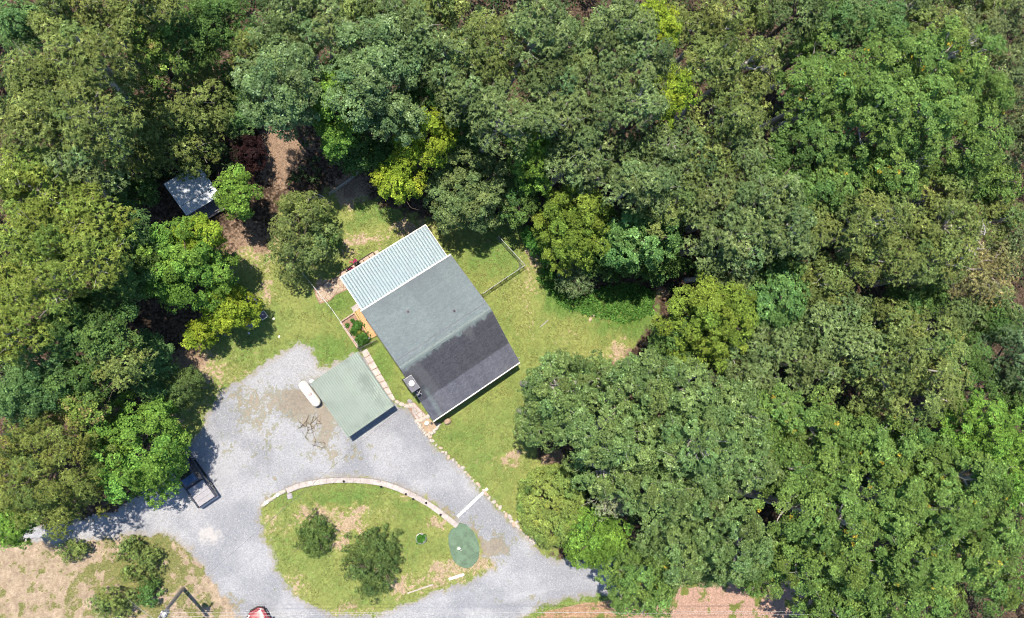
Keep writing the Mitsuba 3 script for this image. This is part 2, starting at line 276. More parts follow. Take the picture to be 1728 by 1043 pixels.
# ---------------------------------------------------------------- trees
#     colour, leaf length, width, puff size, leaf outline (star or broad), vertical squash, density
SPECIES = {
 'olive':   ((.150, .172, .060), .27, .16, .85, 'star', 1.25),
 'gold':    ((.175, .208, .042), .27, .16, .85, 'star', 1.25),
 'sage':    ((.128, .168, .078), .27, .17, .85, 'star', 1.25),
 'darksage': ((.095, .128, .062), .27, .17, .85, 'star', 1.1),
 'graysage': ((.140, .158, .085), .25, .15, .8, 'star', 1.1),
 'cool':    ((.120, .178, .088), .27, .18, .8, 'broad', 1.15),
 'oak':     ((.145, .172, .072), .20, .13, .6, 'star', 1.3),
 'maple':   ((.140, .182, .085), .20, .17, .65, 'broad', 1.3),
 'deep':    ((.065, .125, .040), .26, .17, .8, 'broad', 1.05),
 'deepbush': ((.07, .165, .04), .18, .13, .45, 'broad', 1.1),
 'bright':  ((.130, .240, .042), .24, .18, .75, 'broad', 1.15),
 'tipped':  ((.165, .240, .055), .24, .18, .75, 'broad', 1.15),
 'pale':    ((.200, .230, .078), .22, .15, .7, 'star', 1.2),
 'lime':    ((.240, .300, .026), .22, .17, .65, 'broad', 1.15),
 'limeolive': ((.165, .220, .034), .22, .17, .7, 'broad', 1.2),
 'teal':    ((.088, .168, .070), .24, .16, .75, 'broad', 1.1),
 'blue':    ((.085, .132, .082), .24, .14, .75, 'star', 1.1),
 'broad':   ((.098, .200, .068), .28, .21, .75, 'broad', 1.15),
 'tulip':   ((.122, .195, .055), .26, .20, .8, 'broad', 1.1),
 'deeptulip': ((.085, .155, .050), .26, .20, .8, 'broad', 1.05),
 'ash':     ((.128, .186, .074), .22, .17, .7, 'broad', 1.15),
 'palegray': ((.25, .26, .16), .20, .13, .6, 'star', .8),
 'brown':   ((.190, .170, .080), .25, .14, .8, 'star', .65),
 'cedar':   ((.158, .170, .048), .24, .12, .7, 'star', 1.35),
 'juniper': ((.090, .125, .048), .26, .08, .45, 'star', 1.3),
 'pine':    ((.16, .205, .115), .30, .07, .6, 'star', .9),
 'purple':  ((.028, .014, .017), .22, .16, .6, 'broad', 1.0),
 'clipped': ((.235, .285, .085), .15, .12, .42, 'broad', 1.5),
 'yew':     ((.098, .145, .050), .26, .08, .32, 'star', 1.3),
 'yew2':    ((.092, .130, .050), .26, .08, .36, 'star', 1.35),
 'bush':    ((.165, .20, .07), .20, .12, .45, 'star', .8),
}
def sprays(rng, centres, axes, colour, length, width, outline, k=6):
    """leaves in rosettes: one triangle each"""
    n = len(centres)
    a = axes / np.linalg.norm(axes, axis=1, keepdims=True)
    u = np.cross(a, rng.normal(size=(n, 3))); u /= np.linalg.norm(u, axis=1, keepdims=True) + 1e-9; w = np.cross(a, u)
    g = (np.arange(k) / k * 2 * np.pi)[None, :] + rng.uniform(0, .8, (n, k))
    out = np.cos(g)[..., None] * u[:, None] + np.sin(g)[..., None] * w[:, None]
    droop = rng.uniform(-.6, .3, (n, k, 1))
    d = out + a[:, None] * droop; d /= np.linalg.norm(d, axis=-1, keepdims=True)
    side = np.cross(d, a[:, None] + rng.normal(0, .3, (n, k, 3))); side /= np.linalg.norm(side, axis=-1, keepdims=True) + 1e-9
    L = length * rng.uniform(.7, 1.25, (n, k, 1)); W = width * rng.uniform(.7, 1.2, (n, k, 1))
    base = centres[:, None] + d * L * .12
    if outline == 'star': tri = (base - side * W * .5, base + side * W * .5, base + d * L)
    else: tri = (base, base + d * L * .95 - side * W * .62, base + d * L * .9 + side * W * .62)
    v = np.stack(tri, 2).reshape(-1, 3)
    col = colour[:, None] * np.exp(rng.normal(0, .30, (n, k, 1))) * np.array([1, 1, 1]) + 0
    col = np.repeat(np.clip(col, .004, .9).reshape(-1, 3), 3, 0)
    return v, np.arange(len(v)).reshape(-1, 3), col

def crown_mesh(rng, rx, ry, rz, species, seed, flecks=0., lo=-.35):
    colour, ll, lw, puff, outline, dens = SPECIES[species]; ll, lw = ll * .74, lw * .76
    if species not in ('purple', 'palegray', 'brown', 'deepbush'): colour = tuple(.68 * a + .32 * b for a, b in zip(colour, (.122, .168, .056)))
    r = (rx + ry) / 2
    puff = min(puff, r * .45)
    n = int(max(14, 5.2 * (r * r * (1 - lo) / 2 * (.5 + .5 * rz / r)) / puff ** 2))
    z = rng.uniform(lo, 1, n * 3); ph = rng.uniform(0, 2 * np.pi, n * 3); s = np.sqrt(1 - z * z)
    c = np.stack([s * np.cos(ph), s * np.sin(ph), z], 1)
    keep, gap = [], 1.6 * math.sqrt(2 * math.pi * (1 - lo) / n) * .62
    for q in range(len(c)):
        if all(np.sum((c[q] - c[k]) ** 2) > gap * gap for k in keep): keep.append(q)
        if len(keep) >= n: break
    c = c[keep]
    lump = 1 + (.8 if species in ('yew', 'yew2', 'bush') else .16 if species == 'clipped' else .46) * (meshkit.noise(c * 1.5 + seed * 3.1, seed) - .55) + rng.normal(0, .03 if species == 'clipped' else .11, len(c))
    pos = c * lump[:, None] * [rx - puff * .45, ry - puff * .45, rz - puff * .3]
    inner = pos[rng.random(len(pos)) < .45] * [.62, .62, .5]
    P = np.vstack([pos, inner]); N = np.vstack([c, c[:len(inner)]])
    pr = puff * rng.uniform(.7, 1.4, len(P)); tone = 1 + rng.normal(0, .15, (len(P), 1)) + 0
    hue = rng.normal(0, .07, (len(P), 1)) * np.array([1.0, .2, -.2]) + 1
    per = np.maximum(3, (dens * 27.0 * (pr / puff) ** 2 * (puff / .8) ** 2 * (.222 / ll) ** 1.2 * (.130 / lw) ** .5).astype(int))
    idx = np.repeat(np.arange(len(P)), per); m = len(idx)
    d = rng.normal(size=(m, 3)); d /= np.linalg.norm(d, axis=1, keepdims=True)
    d[:, 2] = np.where(d[:, 2] < -.25, -d[:, 2], d[:, 2])
    q = P[idx] + d * (pr[idx] * rng.uniform(.62, 1.06, m))[:, None] * [1, 1, .8]
    ax = .95 * d + .3 * N[idx] + [0, 0, .7] + rng.normal(0, .2, (m, 3))
    col = np.array(colour) * [1.22, 1.34, 1.22] * tone[idx] * hue[idx] * (1 + rng.normal(0, .1, (m, 1)))
    if species == 'tipped': col = np.where((rng.random((m, 1)) < .25) & (d[:, 2:] > .3), np.array([.33, .30, .12]), col)
    if species in ('olive', 'gold', 'sage', 'brown', 'graysage'): col = np.where(rng.random((m, 1)) < .10, col * [1.5, 1.4, 1.6], col)
    if species in ('ash', 'cool', 'broad'): col = np.where(rng.random((m, 1)) < .12, col * [1.5, 1.4, 1.7], col)
    if flecks: col = np.where(rng.random((m, 1)) < flecks, np.array([.48, .36, .05]), col)
    v, f, col = sprays(rng, q, ax, col, ll, lw, outline)
    return v, f, col, pos
def limb(a, b, r0, r1, rng, n=5, sag=.12, sides=5):
    t = np.linspace(0, 1, n)[:, None]; a, b = np.array(a, float), np.array(b, float)
    L = np.linalg.norm(b - a)
    off = rng.normal(0, L * .05, (n, 3)); off[0] = off[-1] = 0
    p = a + (b - a) * t + off - np.array([0, 0, sag * L]) * (t * (1 - t) * 2)
    return tube(p, np.linspace(r0, r1, n), sides)

def tree(x, y, rx, ry, h, species, name, label, seed):
    rng = np.random.default_rng(1000 + seed)
    shrub = name in ('shrub',)
    if h > 13: h = h + rng.normal(0, 1.3); rx, ry = rx * .96, ry * .96
    r = (rx + ry) / 2
    cat = 'shrub' if shrub else 'tree'
    t = thing(name, label, cat)
    if species in ('clipped', 'yew', 'yew2', 'bush', 'deepbush', 'juniper'):
        rz = h * .55; cz = h - rz; lo = -.75
    else:
        rz = min(max(1.3 * r, 1.0), h * .5); cz = h - rz; lo = -.3
    fl = .005 if species == 'tulip' else .002 if species == 'deeptulip' else 0
    v, f, col, pos = crown_mesh(rng, rx, ry, rz, species, seed, fl, lo)
    tr = MB()
    lean = rng.normal(0, .25, 2) if not shrub else np.zeros(2)
    r0 = .05 + .017 * h if not shrub else .05
    top = np.array([0, 0, cz + rz * .35]); bot = np.array([lean[0], lean[1], -.1])
    k = np.linspace(0, 1, 7)[:, None]
    tp = bot + (top - bot) * k + rng.normal(0, .04 * min(1, h / 8), (7, 3)) * np.sin(k * np.pi)
    tr.add(*tube(tp, r0 * np.linspace(1.15, .35, 7), 8))
    order = rng.permutation(len(pos))[:(14 if r > 1.5 else 6)]
    for q in order:
        zt = np.clip((pos[q][2] * .5 + cz - .3 * r) / top[2], .25, .95)
        s = bot + (top - bot) * zt
        tip = pos[q] * [.93, .93, .93] + [0, 0, cz]
        tr.add(*limb(s, tip, r0 * .38, .025, rng))
        for _ in range(2):
            o = tip + rng.normal(0, .5, 3) * min(1, r / 2) + [0, 0, .35 * min(1, r / 2)]
            tr.add(*limb(tip * .75 + s * .25, o, .03, .01, rng, 4, 0, 4))
    mat = {'ash': 'palebark', 'brown': 'palebark', 'palegray': 'palebark', 'tulip': 'palebark', 'sage': 'palebark', 'olive': 'palebark', 'gold': 'palebark'}.get(species, 'bark')
    o = np.array([x, y, 0])
    tv, tf = tr.mesh()
    part(t, 'stem' if shrub else 'trunk', (tv + o, tf), mat, 60)
    part(t, 'foliage' if shrub else 'crown', (v + o + [0, 0, cz], f), 'leaf', color=col)
    return len(f)
TREES = [
    (-25.25, 26.28, 2.14, 1.96, 15, 'teal', 'broadleaf_tree', "dark blue-green tree filling the top left corner"),
    (-21.27, 25.63, 2.62, 2.41, 17, 'olive', 'broadleaf_tree', "olive tree on the top edge next to the blue-green corner tree"),
    (-18.52, 26.20, 1.88, 2.24, 16, 'olive', 'broadleaf_tree', "narrow olive tree on the top edge left of the pale-tipped bright tree"),
    (-16.47, 26.43, 1.93, 2.75, 15, 'tipped', 'broadleaf_tree', "bright green tree with pale yellow tips on the top left edge"),
    (-13.66, 27.74, 2.51, 2.99, 13, 'deep', 'broadleaf_tree', "dark green tree on the top edge above the dark hollow in the woods"),
    (-15.59, 23.30, 4.67, 4.47, 10, 'olive', 'broadleaf_tree', "broad olive crown right above the grey metal shed"),
    (-19.21, 22.63, 2.81, 2.59, 18, 'olive', 'broadleaf_tree', "olive crown up and left of the broad crown above the shed"),
    (-22.67, 21.48, 2.64, 2.55, 18, 'olive', 'broadleaf_tree', "olive crown on the left edge below the blue-green corner tree"),
    (-23.27, 17.64, 2.45, 2.53, 18, 'olive', 'broadleaf_tree', "olive crown against the left edge, midway between corner and gold trees"),
    (-19.11, 18.61, 3.01, 2.80, 18, 'olive', 'broadleaf_tree', "large olive crown left of the broad crown above the shed"),
    (-19.29, 19.05, 2.79, 2.59, 9, 'olive', 'broadleaf_tree', "olive crown up and left of the shed, behind the dark tree"),
    (-15.07, 19.11, 2.88, 2.06, 7.5, 'olive', 'broadleaf_tree', "olive tree hanging over the back of the shed roof"),
    (-21.14, 15.24, 2.63, 2.19, 16, 'sage', 'broadleaf_tree', "grey-green crown between the olive and the gold trees at left"),
    (-23.53, 13.41, 2.83, 2.61, 16, 'gold', 'broadleaf_tree', "golden olive crown highest of the gold trees on the left edge"),
    (-20.07, 15.84, 2.27, 1.86, 6, 'deep', 'broadleaf_tree', "dark green tree just left of the shed"),
    (-10.46, 15.59, 1.75, 2.06, 8, 'bright', 'broadleaf_tree', "bright green tree hugging the right side of the shed"),
    (-10.72, 22.93, 1.39, 1.81, 6, 'teal', 'broadleaf_tree', "small pale blue-green tree right of the broad olive crown"),
    (-9.73, 20.12, 1.20, 1.85, 4.5, 'purple', 'broadleaf_tree', "dark purple leaved small tree at the edge of the sunlit dirt"),
    (-22.62, 9.87, 2.77, 2.56, 17, 'gold', 'broadleaf_tree', "golden olive crown on the left edge level with the shed"),
    (-19.56, 11.23, 2.58, 2.15, 17, 'gold', 'broadleaf_tree', "golden olive crown left of the clearing where the shed stands"),
    (-18.71, 8.14, 2.28, 2.19, 16, 'gold', 'broadleaf_tree', "golden olive crown left of the bright green round tree"),
    (-21.58, 6.30, 2.60, 2.38, 16, 'gold', 'broadleaf_tree', "golden olive crown with dark gap on its right side"),
    (-24.76, 6.34, 1.95, 2.39, 15, 'gold', 'broadleaf_tree', "golden olive crown cut by the left edge, second from lowest"),
    (-24.34, 2.56, 1.94, 2.25, 15, 'gold', 'broadleaf_tree', "lowest golden olive crown on the left edge"),
    (-17.64, 10.81, 1.78, 1.60, 12, 'teal', 'broadleaf_tree', "pale blue-green tree between gold crown and bright round tree"),
    (-17.74, 7.76, 1.97, 1.97, 12, 'deep', 'broadleaf_tree', "dark green tree left of the bright green round tree"),
    (-19.81, 4.85, 2.47, 2.02, 14, 'deep', 'broadleaf_tree', "dark green crown below the golden crowns at left"),
    (-22.09, 2.83, 2.44, 2.00, 14, 'deep', 'broadleaf_tree', "dark green crown right of the lowest golden crown"),
    (-18.89, 2.61, 2.33, 1.88, 14, 'deep', 'broadleaf_tree', "dark green crown left of the shaded brown opening"),
    (-18.30, 0.69, 2.19, 1.91, 13, 'pale', 'broadleaf_tree', "pale green lit crown left of the shaded brown opening"),
    (-17.36, 1.14, 2.01, 1.81, 7, 'teal', 'broadleaf_tree', "small blue-green tree at the lower end of the shaded opening"),
    (-23.49, 0.41, 2.69, 2.15, 13, 'teal', 'broadleaf_tree', "blue-green crown in the dark stand at lower left"),
    (-24.79, -1.93, 2.22, 2.04, 13, 'teal', 'broadleaf_tree', "blue-green crown on the left edge above the cedar-like olive tree"),
    (-21.58, -0.97, 2.52, 1.92, 12, 'deep', 'broadleaf_tree', "dark crown in the stand left of the pale green lit crown"),
    (-21.03, -3.06, 1.85, 1.39, 11, 'tipped', 'broadleaf_tree', "small yellow-tipped bright tree above the big olive crown at lower left"),
    (-14.22, 8.66, 3.57, 3.76, 12, 'bright', 'broadleaf_tree', "big bright green round tree between the shed and the fire ring"),
    (-12.89, 11.11, 1.94, 1.45, 11, 'lime', 'broadleaf_tree', "yellow-green branch top joined to the bright round tree below the shed"),
    (-10.94, 5.25, 2.17, 2.28, 7, 'lime', 'broadleaf_tree', "yellow-green small tree beside the fire ring"),
    (-13.66, 3.14, 1.36, 1.26, 5, 'lime', 'broadleaf_tree', "yellow-green sapling left of the tree beside the fire ring"),
    (-14.63, -1.42, 1.38, 1.43, 6, 'juniper', 'juniper_tree', "spiky dark juniper at the edge of the gravel lot"),
    (-17.01, -1.39, 1.73, 1.42, 6, 'teal', 'broadleaf_tree', "low blue-green tree left of the spiky juniper"),
    (-15.93, -3.31, 1.25, 0.94, 4, 'juniper', 'juniper_tree', "small juniper in front of the spiky juniper near gravel lot"),
    (-23.26, -7.60, 4.45, 4.72, 13, 'cedar', 'broadleaf_tree', "big olive fine leaved tree over the lane at lower left"),
    (-17.92, -6.99, 3.87, 4.25, 10, 'bright', 'broadleaf_tree', "bright green tree covering the front of the parked pickup truck"),
    (-26.92, -12.56, 1.51, 1.98, 8, 'bright', 'broadleaf_tree', "bright green tree at the left edge by the lane"),
    (-4.98, 11.32, 2.89, 3.26, 8, 'oak', 'broadleaf_tree', "round grey-green lawn tree left of the ribbed patio roof"),
    (-4.71, 14.67, 2.13, 1.39, 6.5, 'olive', 'broadleaf_tree', "olive treetop behind the round lawn tree"),
    (-2.08, 12.10, 0.73, 0.79, 2.6, 'deep', 'broadleaf_tree', "small dark bush at the shaded foot of the round lawn tree"),
    (-5.82, 22.29, 3.53, 3.63, 17, 'cool', 'broadleaf_tree', "large cool grey-green crown above the sunlit dirt opening"),
    (-5.93, 27.46, 2.68, 2.39, 15, 'sage', 'broadleaf_tree', "grey-green crown on the top edge above the cool grey crown"),
    (-9.03, 27.12, 1.60, 2.10, 11, 'olive', 'broadleaf_tree', "slim olive crown left of the cool grey-green crown"),
    (-2.14, 27.16, 2.43, 2.15, 17, 'sage', 'broadleaf_tree', "grey-green crown on the top edge left of the soft yellow-green tree"),
    (0.01, 28.83, 1.62, 1.53, 16, 'pale', 'broadleaf_tree', "soft yellow-green feathery tree on the top edge"),
    (-1.82, 21.96, 1.83, 3.96, 13, 'bright', 'broadleaf_tree', "narrow bright green tree left of the big pale leaved crowns"),
    (1.64, 24.97, 3.37, 2.81, 18, 'cool', 'broadleaf_tree', "big pale leaved crown right of the narrow bright green tree"),
    (0.38, 22.00, 2.44, 2.35, 17, 'cool', 'broadleaf_tree', "pale leaved crown above the lower pale leaved crown"),
    (2.51, 20.61, 3.02, 2.19, 15, 'cool', 'broadleaf_tree', "lower pale leaved crown above the yellow-green tree"),
    (-0.15, 19.62, 2.57, 1.92, 8, 'deep', 'broadleaf_tree', "dark green tree over the back fence corner"),
    (2.59, 19.16, 1.61, 1.72, 8, 'deep', 'broadleaf_tree', "dark green tree left of the lower yellow-green lobe"),
    (5.86, 20.28, 2.46, 2.56, 12.5, 'lime', 'broadleaf_tree', "yellow-green tree behind the patio roof, upper of the pair"),
    (3.87, 16.79, 2.10, 1.94, 10, 'lime', 'broadleaf_tree', "lower yellow-green tree behind the patio roof"),
    (10.68, 16.82, 3.83, 3.94, 9.5, 'maple', 'broadleaf_tree', "round grey-green tree over the back lawn right of the patio roof"),
    (4.03, 26.80, 2.63, 2.35, 18, 'sage', 'broadleaf_tree', "grey-green crown on the top edge right of the pale leaved crowns"),
    (6.41, 24.14, 2.45, 2.25, 13, 'deep', 'broadleaf_tree', "dark yellowish tree in the gap above the upper yellow-green tree"),
    (7.34, 25.30, 2.66, 2.47, 18, 'sage', 'broadleaf_tree', "grey-green crown above the dark yellowish tree"),
    (10.99, 26.61, 3.14, 2.95, 19, 'olive', 'broadleaf_tree', "olive crown on the top edge above the house"),
    (9.27, 22.79, 2.96, 2.63, 18, 'sage', 'broadleaf_tree', "grey-green crown above the round tree by the back lawn"),
    (11.69, 20.09, 2.93, 2.68, 17, 'sage', 'broadleaf_tree', "grey-green crown behind the round back lawn tree"),
    (9.82, 21.87, 2.58, 2.04, 10, 'deep', 'broadleaf_tree', "dark crown between the upper yellow-green tree and grey-green crown"),
    (14.17, 26.79, 2.59, 2.69, 19, 'sage', 'broadleaf_tree', "grey-green crown on top edge with a bright patch beside it"),
    (17.56, 27.93, 2.91, 2.43, 19, 'sage', 'broadleaf_tree', "grey-green crown with white twigs on the top edge"),
    (21.14, 27.75, 2.75, 2.46, 19, 'sage', 'broadleaf_tree', "grey-green crown left of the tall lime green tree on the top edge"),
    (15.82, 23.26, 2.98, 2.60, 19, 'darksage', 'broadleaf_tree', "dark grey-green crown in the middle of the upper woods"),
    (19.37, 24.23, 2.92, 2.68, 19, 'sage', 'broadleaf_tree', "grey-green crown with bare white twigs left of the lime green tree"),
    (23.34, 25.38, 2.50, 2.40, 18, 'sage', 'broadleaf_tree', "grey-green crown touching the left side of the lime green tree"),
    (19.09, 20.82, 2.70, 2.46, 18, 'darksage', 'broadleaf_tree', "dark crown just above the bright green column right of the back lawn"),
    (15.87, 20.52, 2.66, 2.27, 17, 'sage', 'broadleaf_tree', "grey-green crown above the bright green column tree"),
    (15.56, 19.15, 2.12, 2.97, 12, 'bright', 'broadleaf_tree', "bright green column shaped tree right of the round back lawn tree"),
    (19.18, 18.11, 3.44, 2.63, 16, 'sage', 'broadleaf_tree', "broad grey-green crown above the olive yellow tree"),
    (22.66, 21.96, 2.52, 2.27, 17, 'sage', 'broadleaf_tree', "grey-green crown between the dark crown and the lime green tree"),
    (25.43, 30.53, 1.84, 1.74, 17, 'lime', 'broadleaf_tree', "lime green treetop on the top edge"),
    (25.20, 27.67, 1.00, 1.10, 18, 'lime', 'broadleaf_tree', "small lime green top below the lime treetop at the top edge"),
    (25.82, 23.11, 2.31, 2.41, 18, 'lime', 'broadleaf_tree', "lime green tree in the middle of the grey-green upper woods"),
    (26.72, 19.14, 2.44, 1.93, 17, 'sage', 'broadleaf_tree', "grey-green crown holding the white forked snag"),
    (24.17, 18.69, 2.35, 2.05, 16, 'sage', 'broadleaf_tree', "grey-green crown left of the white forked snag"),
    (29.40, 28.42, 2.82, 2.32, 19, 'olive', 'broadleaf_tree', "olive crown on the top edge right of the lime treetop"),
    (32.54, 25.76, 3.06, 2.80, 19, 'olive', 'broadleaf_tree', "large olive crown right of the lime green tree, upper"),
    (29.13, 25.06, 2.55, 2.29, 18, 'olive', 'broadleaf_tree', "olive crown touching the right side of the lime green tree"),
    (31.56, 21.74, 3.08, 2.67, 18, 'olive', 'broadleaf_tree', "large olive crown right of the lime green tree, lower"),
    (34.67, 22.93, 2.38, 2.59, 18, 'olive', 'broadleaf_tree', "olive crown left of the yellow-flecked tall trees"),
    (30.76, 18.37, 2.68, 2.32, 17, 'olive', 'broadleaf_tree', "olive crown right of the white forked snag"),
    (27.72, 17.05, 2.84, 2.17, 16, 'sage', 'broadleaf_tree', "grey-green crown below the white forked snag"),
    (34.21, 18.58, 2.51, 2.51, 17, 'sage', 'broadleaf_tree', "grey-green crown left of the deep green flecked tree"),
    (38.03, 30.88, 2.78, 2.46, 17, 'darksage', 'broadleaf_tree', "very dark crown on the top edge in the shaded gap"),
    (19.82, 12.94, 3.44, 3.88, 12, 'limeolive', 'broadleaf_tree', "olive yellow rounded tree at the lawn edge right of the back fence"),
    (25.76, 11.72, 3.66, 3.34, 13, 'broad', 'broadleaf_tree', "rich green big leaved tree right of the olive yellow tree"),
    (23.74, 15.46, 2.96, 2.14, 16, 'sage', 'broadleaf_tree', "grey-green crown above the rich green big leaved tree"),
    (27.75, 14.48, 2.85, 2.59, 16, 'olive', 'broadleaf_tree', "olive crown up and right of the rich green big leaved tree"),
    (25.08, 10.62, 3.23, 1.96, 7, 'deep', 'broadleaf_tree', "dark green tree in shade under the olive yellow tree"),
    (29.78, 10.25, 2.80, 1.87, 7, 'deep', 'broadleaf_tree', "dark green tree in shade under the rich green big leaved tree"),
    (30.88, 14.38, 2.68, 2.57, 17, 'sage', 'broadleaf_tree', "grey-green crown in mid woods above the dark hollow"),
    (32.76, 11.51, 3.37, 3.00, 17, 'sage', 'broadleaf_tree', "broad grey-green crown right of the dark hollow"),
    (35.10, 14.58, 3.08, 2.57, 18, 'sage', 'broadleaf_tree', "grey-green crown below the deep green flecked tree"),
    (36.58, 11.15, 2.61, 2.50, 17, 'sage', 'broadleaf_tree', "grey-green crown left of the olive crowns in the right woods"),
    (41.84, 28.29, 3.20, 2.77, 18, 'tulip', 'broadleaf_tree', "bright green leafy crown, topmost left of the yellow-flecked group"),
    (44.49, 31.43, 2.83, 1.96, 17, 'teal', 'broadleaf_tree', "blue-green tree on the top edge above the yellow-flecked group"),
    (49.03, 32.35, 2.54, 1.99, 17, 'teal', 'broadleaf_tree', "blue-green tree on the top edge, right of the other blue-green one"),
    (46.00, 26.19, 3.78, 2.94, 20, 'tulip', 'broadleaf_tree', "green crown in the upper middle of the yellow-flecked group"),
    (51.79, 27.24, 3.75, 3.21, 20, 'tulip', 'broadleaf_tree', "green crown in the upper right of the yellow-flecked group"),
    (56.20, 24.86, 3.80, 3.53, 20, 'tulip', 'broadleaf_tree', "green crown with most yellow flecks near the upper right edge"),
    (40.23, 23.69, 3.39, 2.92, 19, 'tulip', 'broadleaf_tree', "green crown on the left side of the yellow-flecked group"),
    (43.28, 21.63, 3.37, 3.06, 21, 'tulip', 'broadleaf_tree', "green crown with visible grey limbs amid the yellow-flecked group"),
    (48.60, 21.76, 3.63, 3.11, 21, 'tulip', 'broadleaf_tree', "central green crown of the yellow-flecked group at upper right"),
    (55.32, 20.31, 3.60, 3.27, 19, 'tulip', 'broadleaf_tree', "green crown low on the right of the yellow-flecked group"),
    (39.43, 19.47, 3.15, 2.89, 18, 'deeptulip', 'broadleaf_tree', "deep green crown at the lower left of the yellow-flecked group"),
    (43.17, 17.80, 3.45, 3.03, 19, 'tulip', 'broadleaf_tree', "green crown low in the yellow-flecked group, left one"),
    (48.17, 17.71, 3.50, 2.97, 19, 'tulip', 'broadleaf_tree', "green crown low in the yellow-flecked group, right one"),
    (37.52, 16.40, 2.90, 2.63, 17, 'deeptulip', 'broadleaf_tree', "deep green leafy tree left below the yellow-flecked group"),
    (41.54, 15.64, 2.86, 2.12, 17, 'deeptulip', 'broadleaf_tree', "deep green leafy tree below the yellow-flecked group"),
    (53.89, 31.55, 3.10, 2.32, 18, 'olive', 'broadleaf_tree', "olive tree on the top edge toward the right corner"),
    (58.00, 31.18, 3.66, 3.11, 19, 'graysage', 'broadleaf_tree', "greyish tree on the top edge near the right corner"),
    (61.35, 27.32, 2.59, 3.49, 18, 'graysage', 'broadleaf_tree', "greyish tree on the right edge below the corner"),
    (61.83, 18.33, 2.99, 2.88, 16, 'tulip', 'broadleaf_tree', "light green tree on the right edge below the flecked group"),
    (55.54, 16.81, 2.92, 2.25, 16, 'olive', 'broadleaf_tree', "olive tree below the flecked group near the right edge"),
    (39.72, 12.33, 3.02, 2.60, 18, 'olive', 'broadleaf_tree', "olive crown leftmost in the band across the right woods"),
    (43.84, 12.25, 3.16, 2.63, 18, 'olive', 'broadleaf_tree', "olive crown second in the band across the right woods"),
    (48.59, 12.84, 3.21, 2.67, 18, 'olive', 'broadleaf_tree', "olive crown third in the band across the right woods"),
    (53.20, 12.47, 3.26, 2.99, 18, 'olive', 'broadleaf_tree', "olive crown rightmost in the upper band across the right woods"),
    (46.54, 9.55, 3.17, 2.54, 18, 'olive', 'broadleaf_tree', "olive crown below the third crown of the right band"),
    (51.77, 9.37, 3.27, 2.51, 17, 'olive', 'broadleaf_tree', "olive crown above the giant round olive crown"),
    (42.52, 7.57, 3.39, 2.54, 17, 'olive', 'broadleaf_tree', "olive crown up and left of the giant round olive crown"),
    (57.06, 9.06, 2.58, 2.81, 16, 'brown', 'broadleaf_tree', "brownish half bare tree left of the dead grey tree"),
    (60.01, 8.88, 2.79, 3.24, 17, 'brown', 'broadleaf_tree', "brownish thin leaved tree on the right edge under the dead grey tree"),
    (48.64, -0.08, 6.30, 5.58, 21, 'olive', 'broadleaf_tree', "giant round olive crown in the middle of the right woods"),
    (44.30, 1.23, 2.64, 2.37, 17, 'sage', 'broadleaf_tree', "grey-green crown touching the left of the giant round crown"),
    (41.90, 3.66, 2.94, 2.67, 16, 'sage', 'broadleaf_tree', "grey-green crown left of the giant round crown, upper"),
    (40.85, -0.06, 2.80, 2.96, 15, 'sage', 'broadleaf_tree', "grey-green crown left of the giant round crown, lower"),
    (37.81, 6.21, 2.83, 2.72, 14, 'broad', 'broadleaf_tree', "rich green leafy tree right of the olive yellow broad tree"),
    (32.15, 4.06, 4.22, 4.22, 14, 'limeolive', 'broadleaf_tree', "broad olive yellow tree at the right end of the green ground cover"),
    (36.55, 1.59, 2.70, 2.81, 14, 'sage', 'broadleaf_tree', "grey-green tree below the rich green leafy tree"),
    (30.06, 2.55, 2.79, 2.23, 10, 'deep', 'broadleaf_tree', "dark tree at the shaded right end of the green ground cover"),
    (35.62, -1.84, 2.70, 2.39, 16, 'sage', 'broadleaf_tree', "grey-green tree above the flecked lower right woods"),
    (60.69, -0.03, 2.35, 3.47, 16, 'blue', 'broadleaf_tree', "dark bluish tree on the right edge beside the giant round crown"),
    (58.23, 4.91, 2.49, 2.27, 15, 'darksage', 'broadleaf_tree', "dark tree above right of the giant round crown"),
    (62.26, 4.64, 2.06, 2.29, 15, 'darksage', 'broadleaf_tree', "dark tree on the right edge above the bluish tree"),
    (17.16, -1.91, 2.94, 2.94, 14, 'ash', 'broadleaf_tree', "grey-green tree whose crown reaches the lawn right of the house"),
    (16.68, -4.88, 2.49, 2.38, 12, 'ash', 'broadleaf_tree', "lowest grey-green tree at lawn edge above the clipped round tree"),
    (20.79, -1.18, 2.35, 2.35, 14, 'ash', 'broadleaf_tree', "grey-green tree at the top of the white twigged stand"),
    (23.08, -1.68, 3.01, 2.81, 16, 'ash', 'broadleaf_tree', "white twigged grey-green tree, top middle of its stand"),
    (26.69, -2.20, 3.09, 2.79, 17, 'ash', 'broadleaf_tree', "white twigged grey-green tree, top right of its stand"),
    (19.67, -5.75, 3.11, 2.81, 15, 'ash', 'broadleaf_tree', "white twigged grey-green tree, left side of its stand"),
    (23.45, -6.17, 3.15, 2.85, 17, 'ash', 'broadleaf_tree', "white twigged grey-green tree in the centre of its stand"),
    (27.41, -6.18, 3.24, 2.84, 18, 'ash', 'broadleaf_tree', "white twigged grey-green tree right of the stand's centre"),
    (31.47, -3.87, 2.83, 2.63, 17, 'ash', 'broadleaf_tree', "white twigged grey-green tree at the upper right end of its stand"),
    (21.77, -9.42, 2.78, 2.27, 13, 'ash', 'broadleaf_tree', "white twigged grey-green tree above the pale grey one"),
    (25.00, -10.65, 3.09, 2.79, 16, 'ash', 'broadleaf_tree', "white twigged grey-green tree low in the middle of its stand"),
    (28.84, -10.75, 3.28, 2.89, 17, 'ash', 'broadleaf_tree', "white twigged grey-green tree low on the right of its stand"),
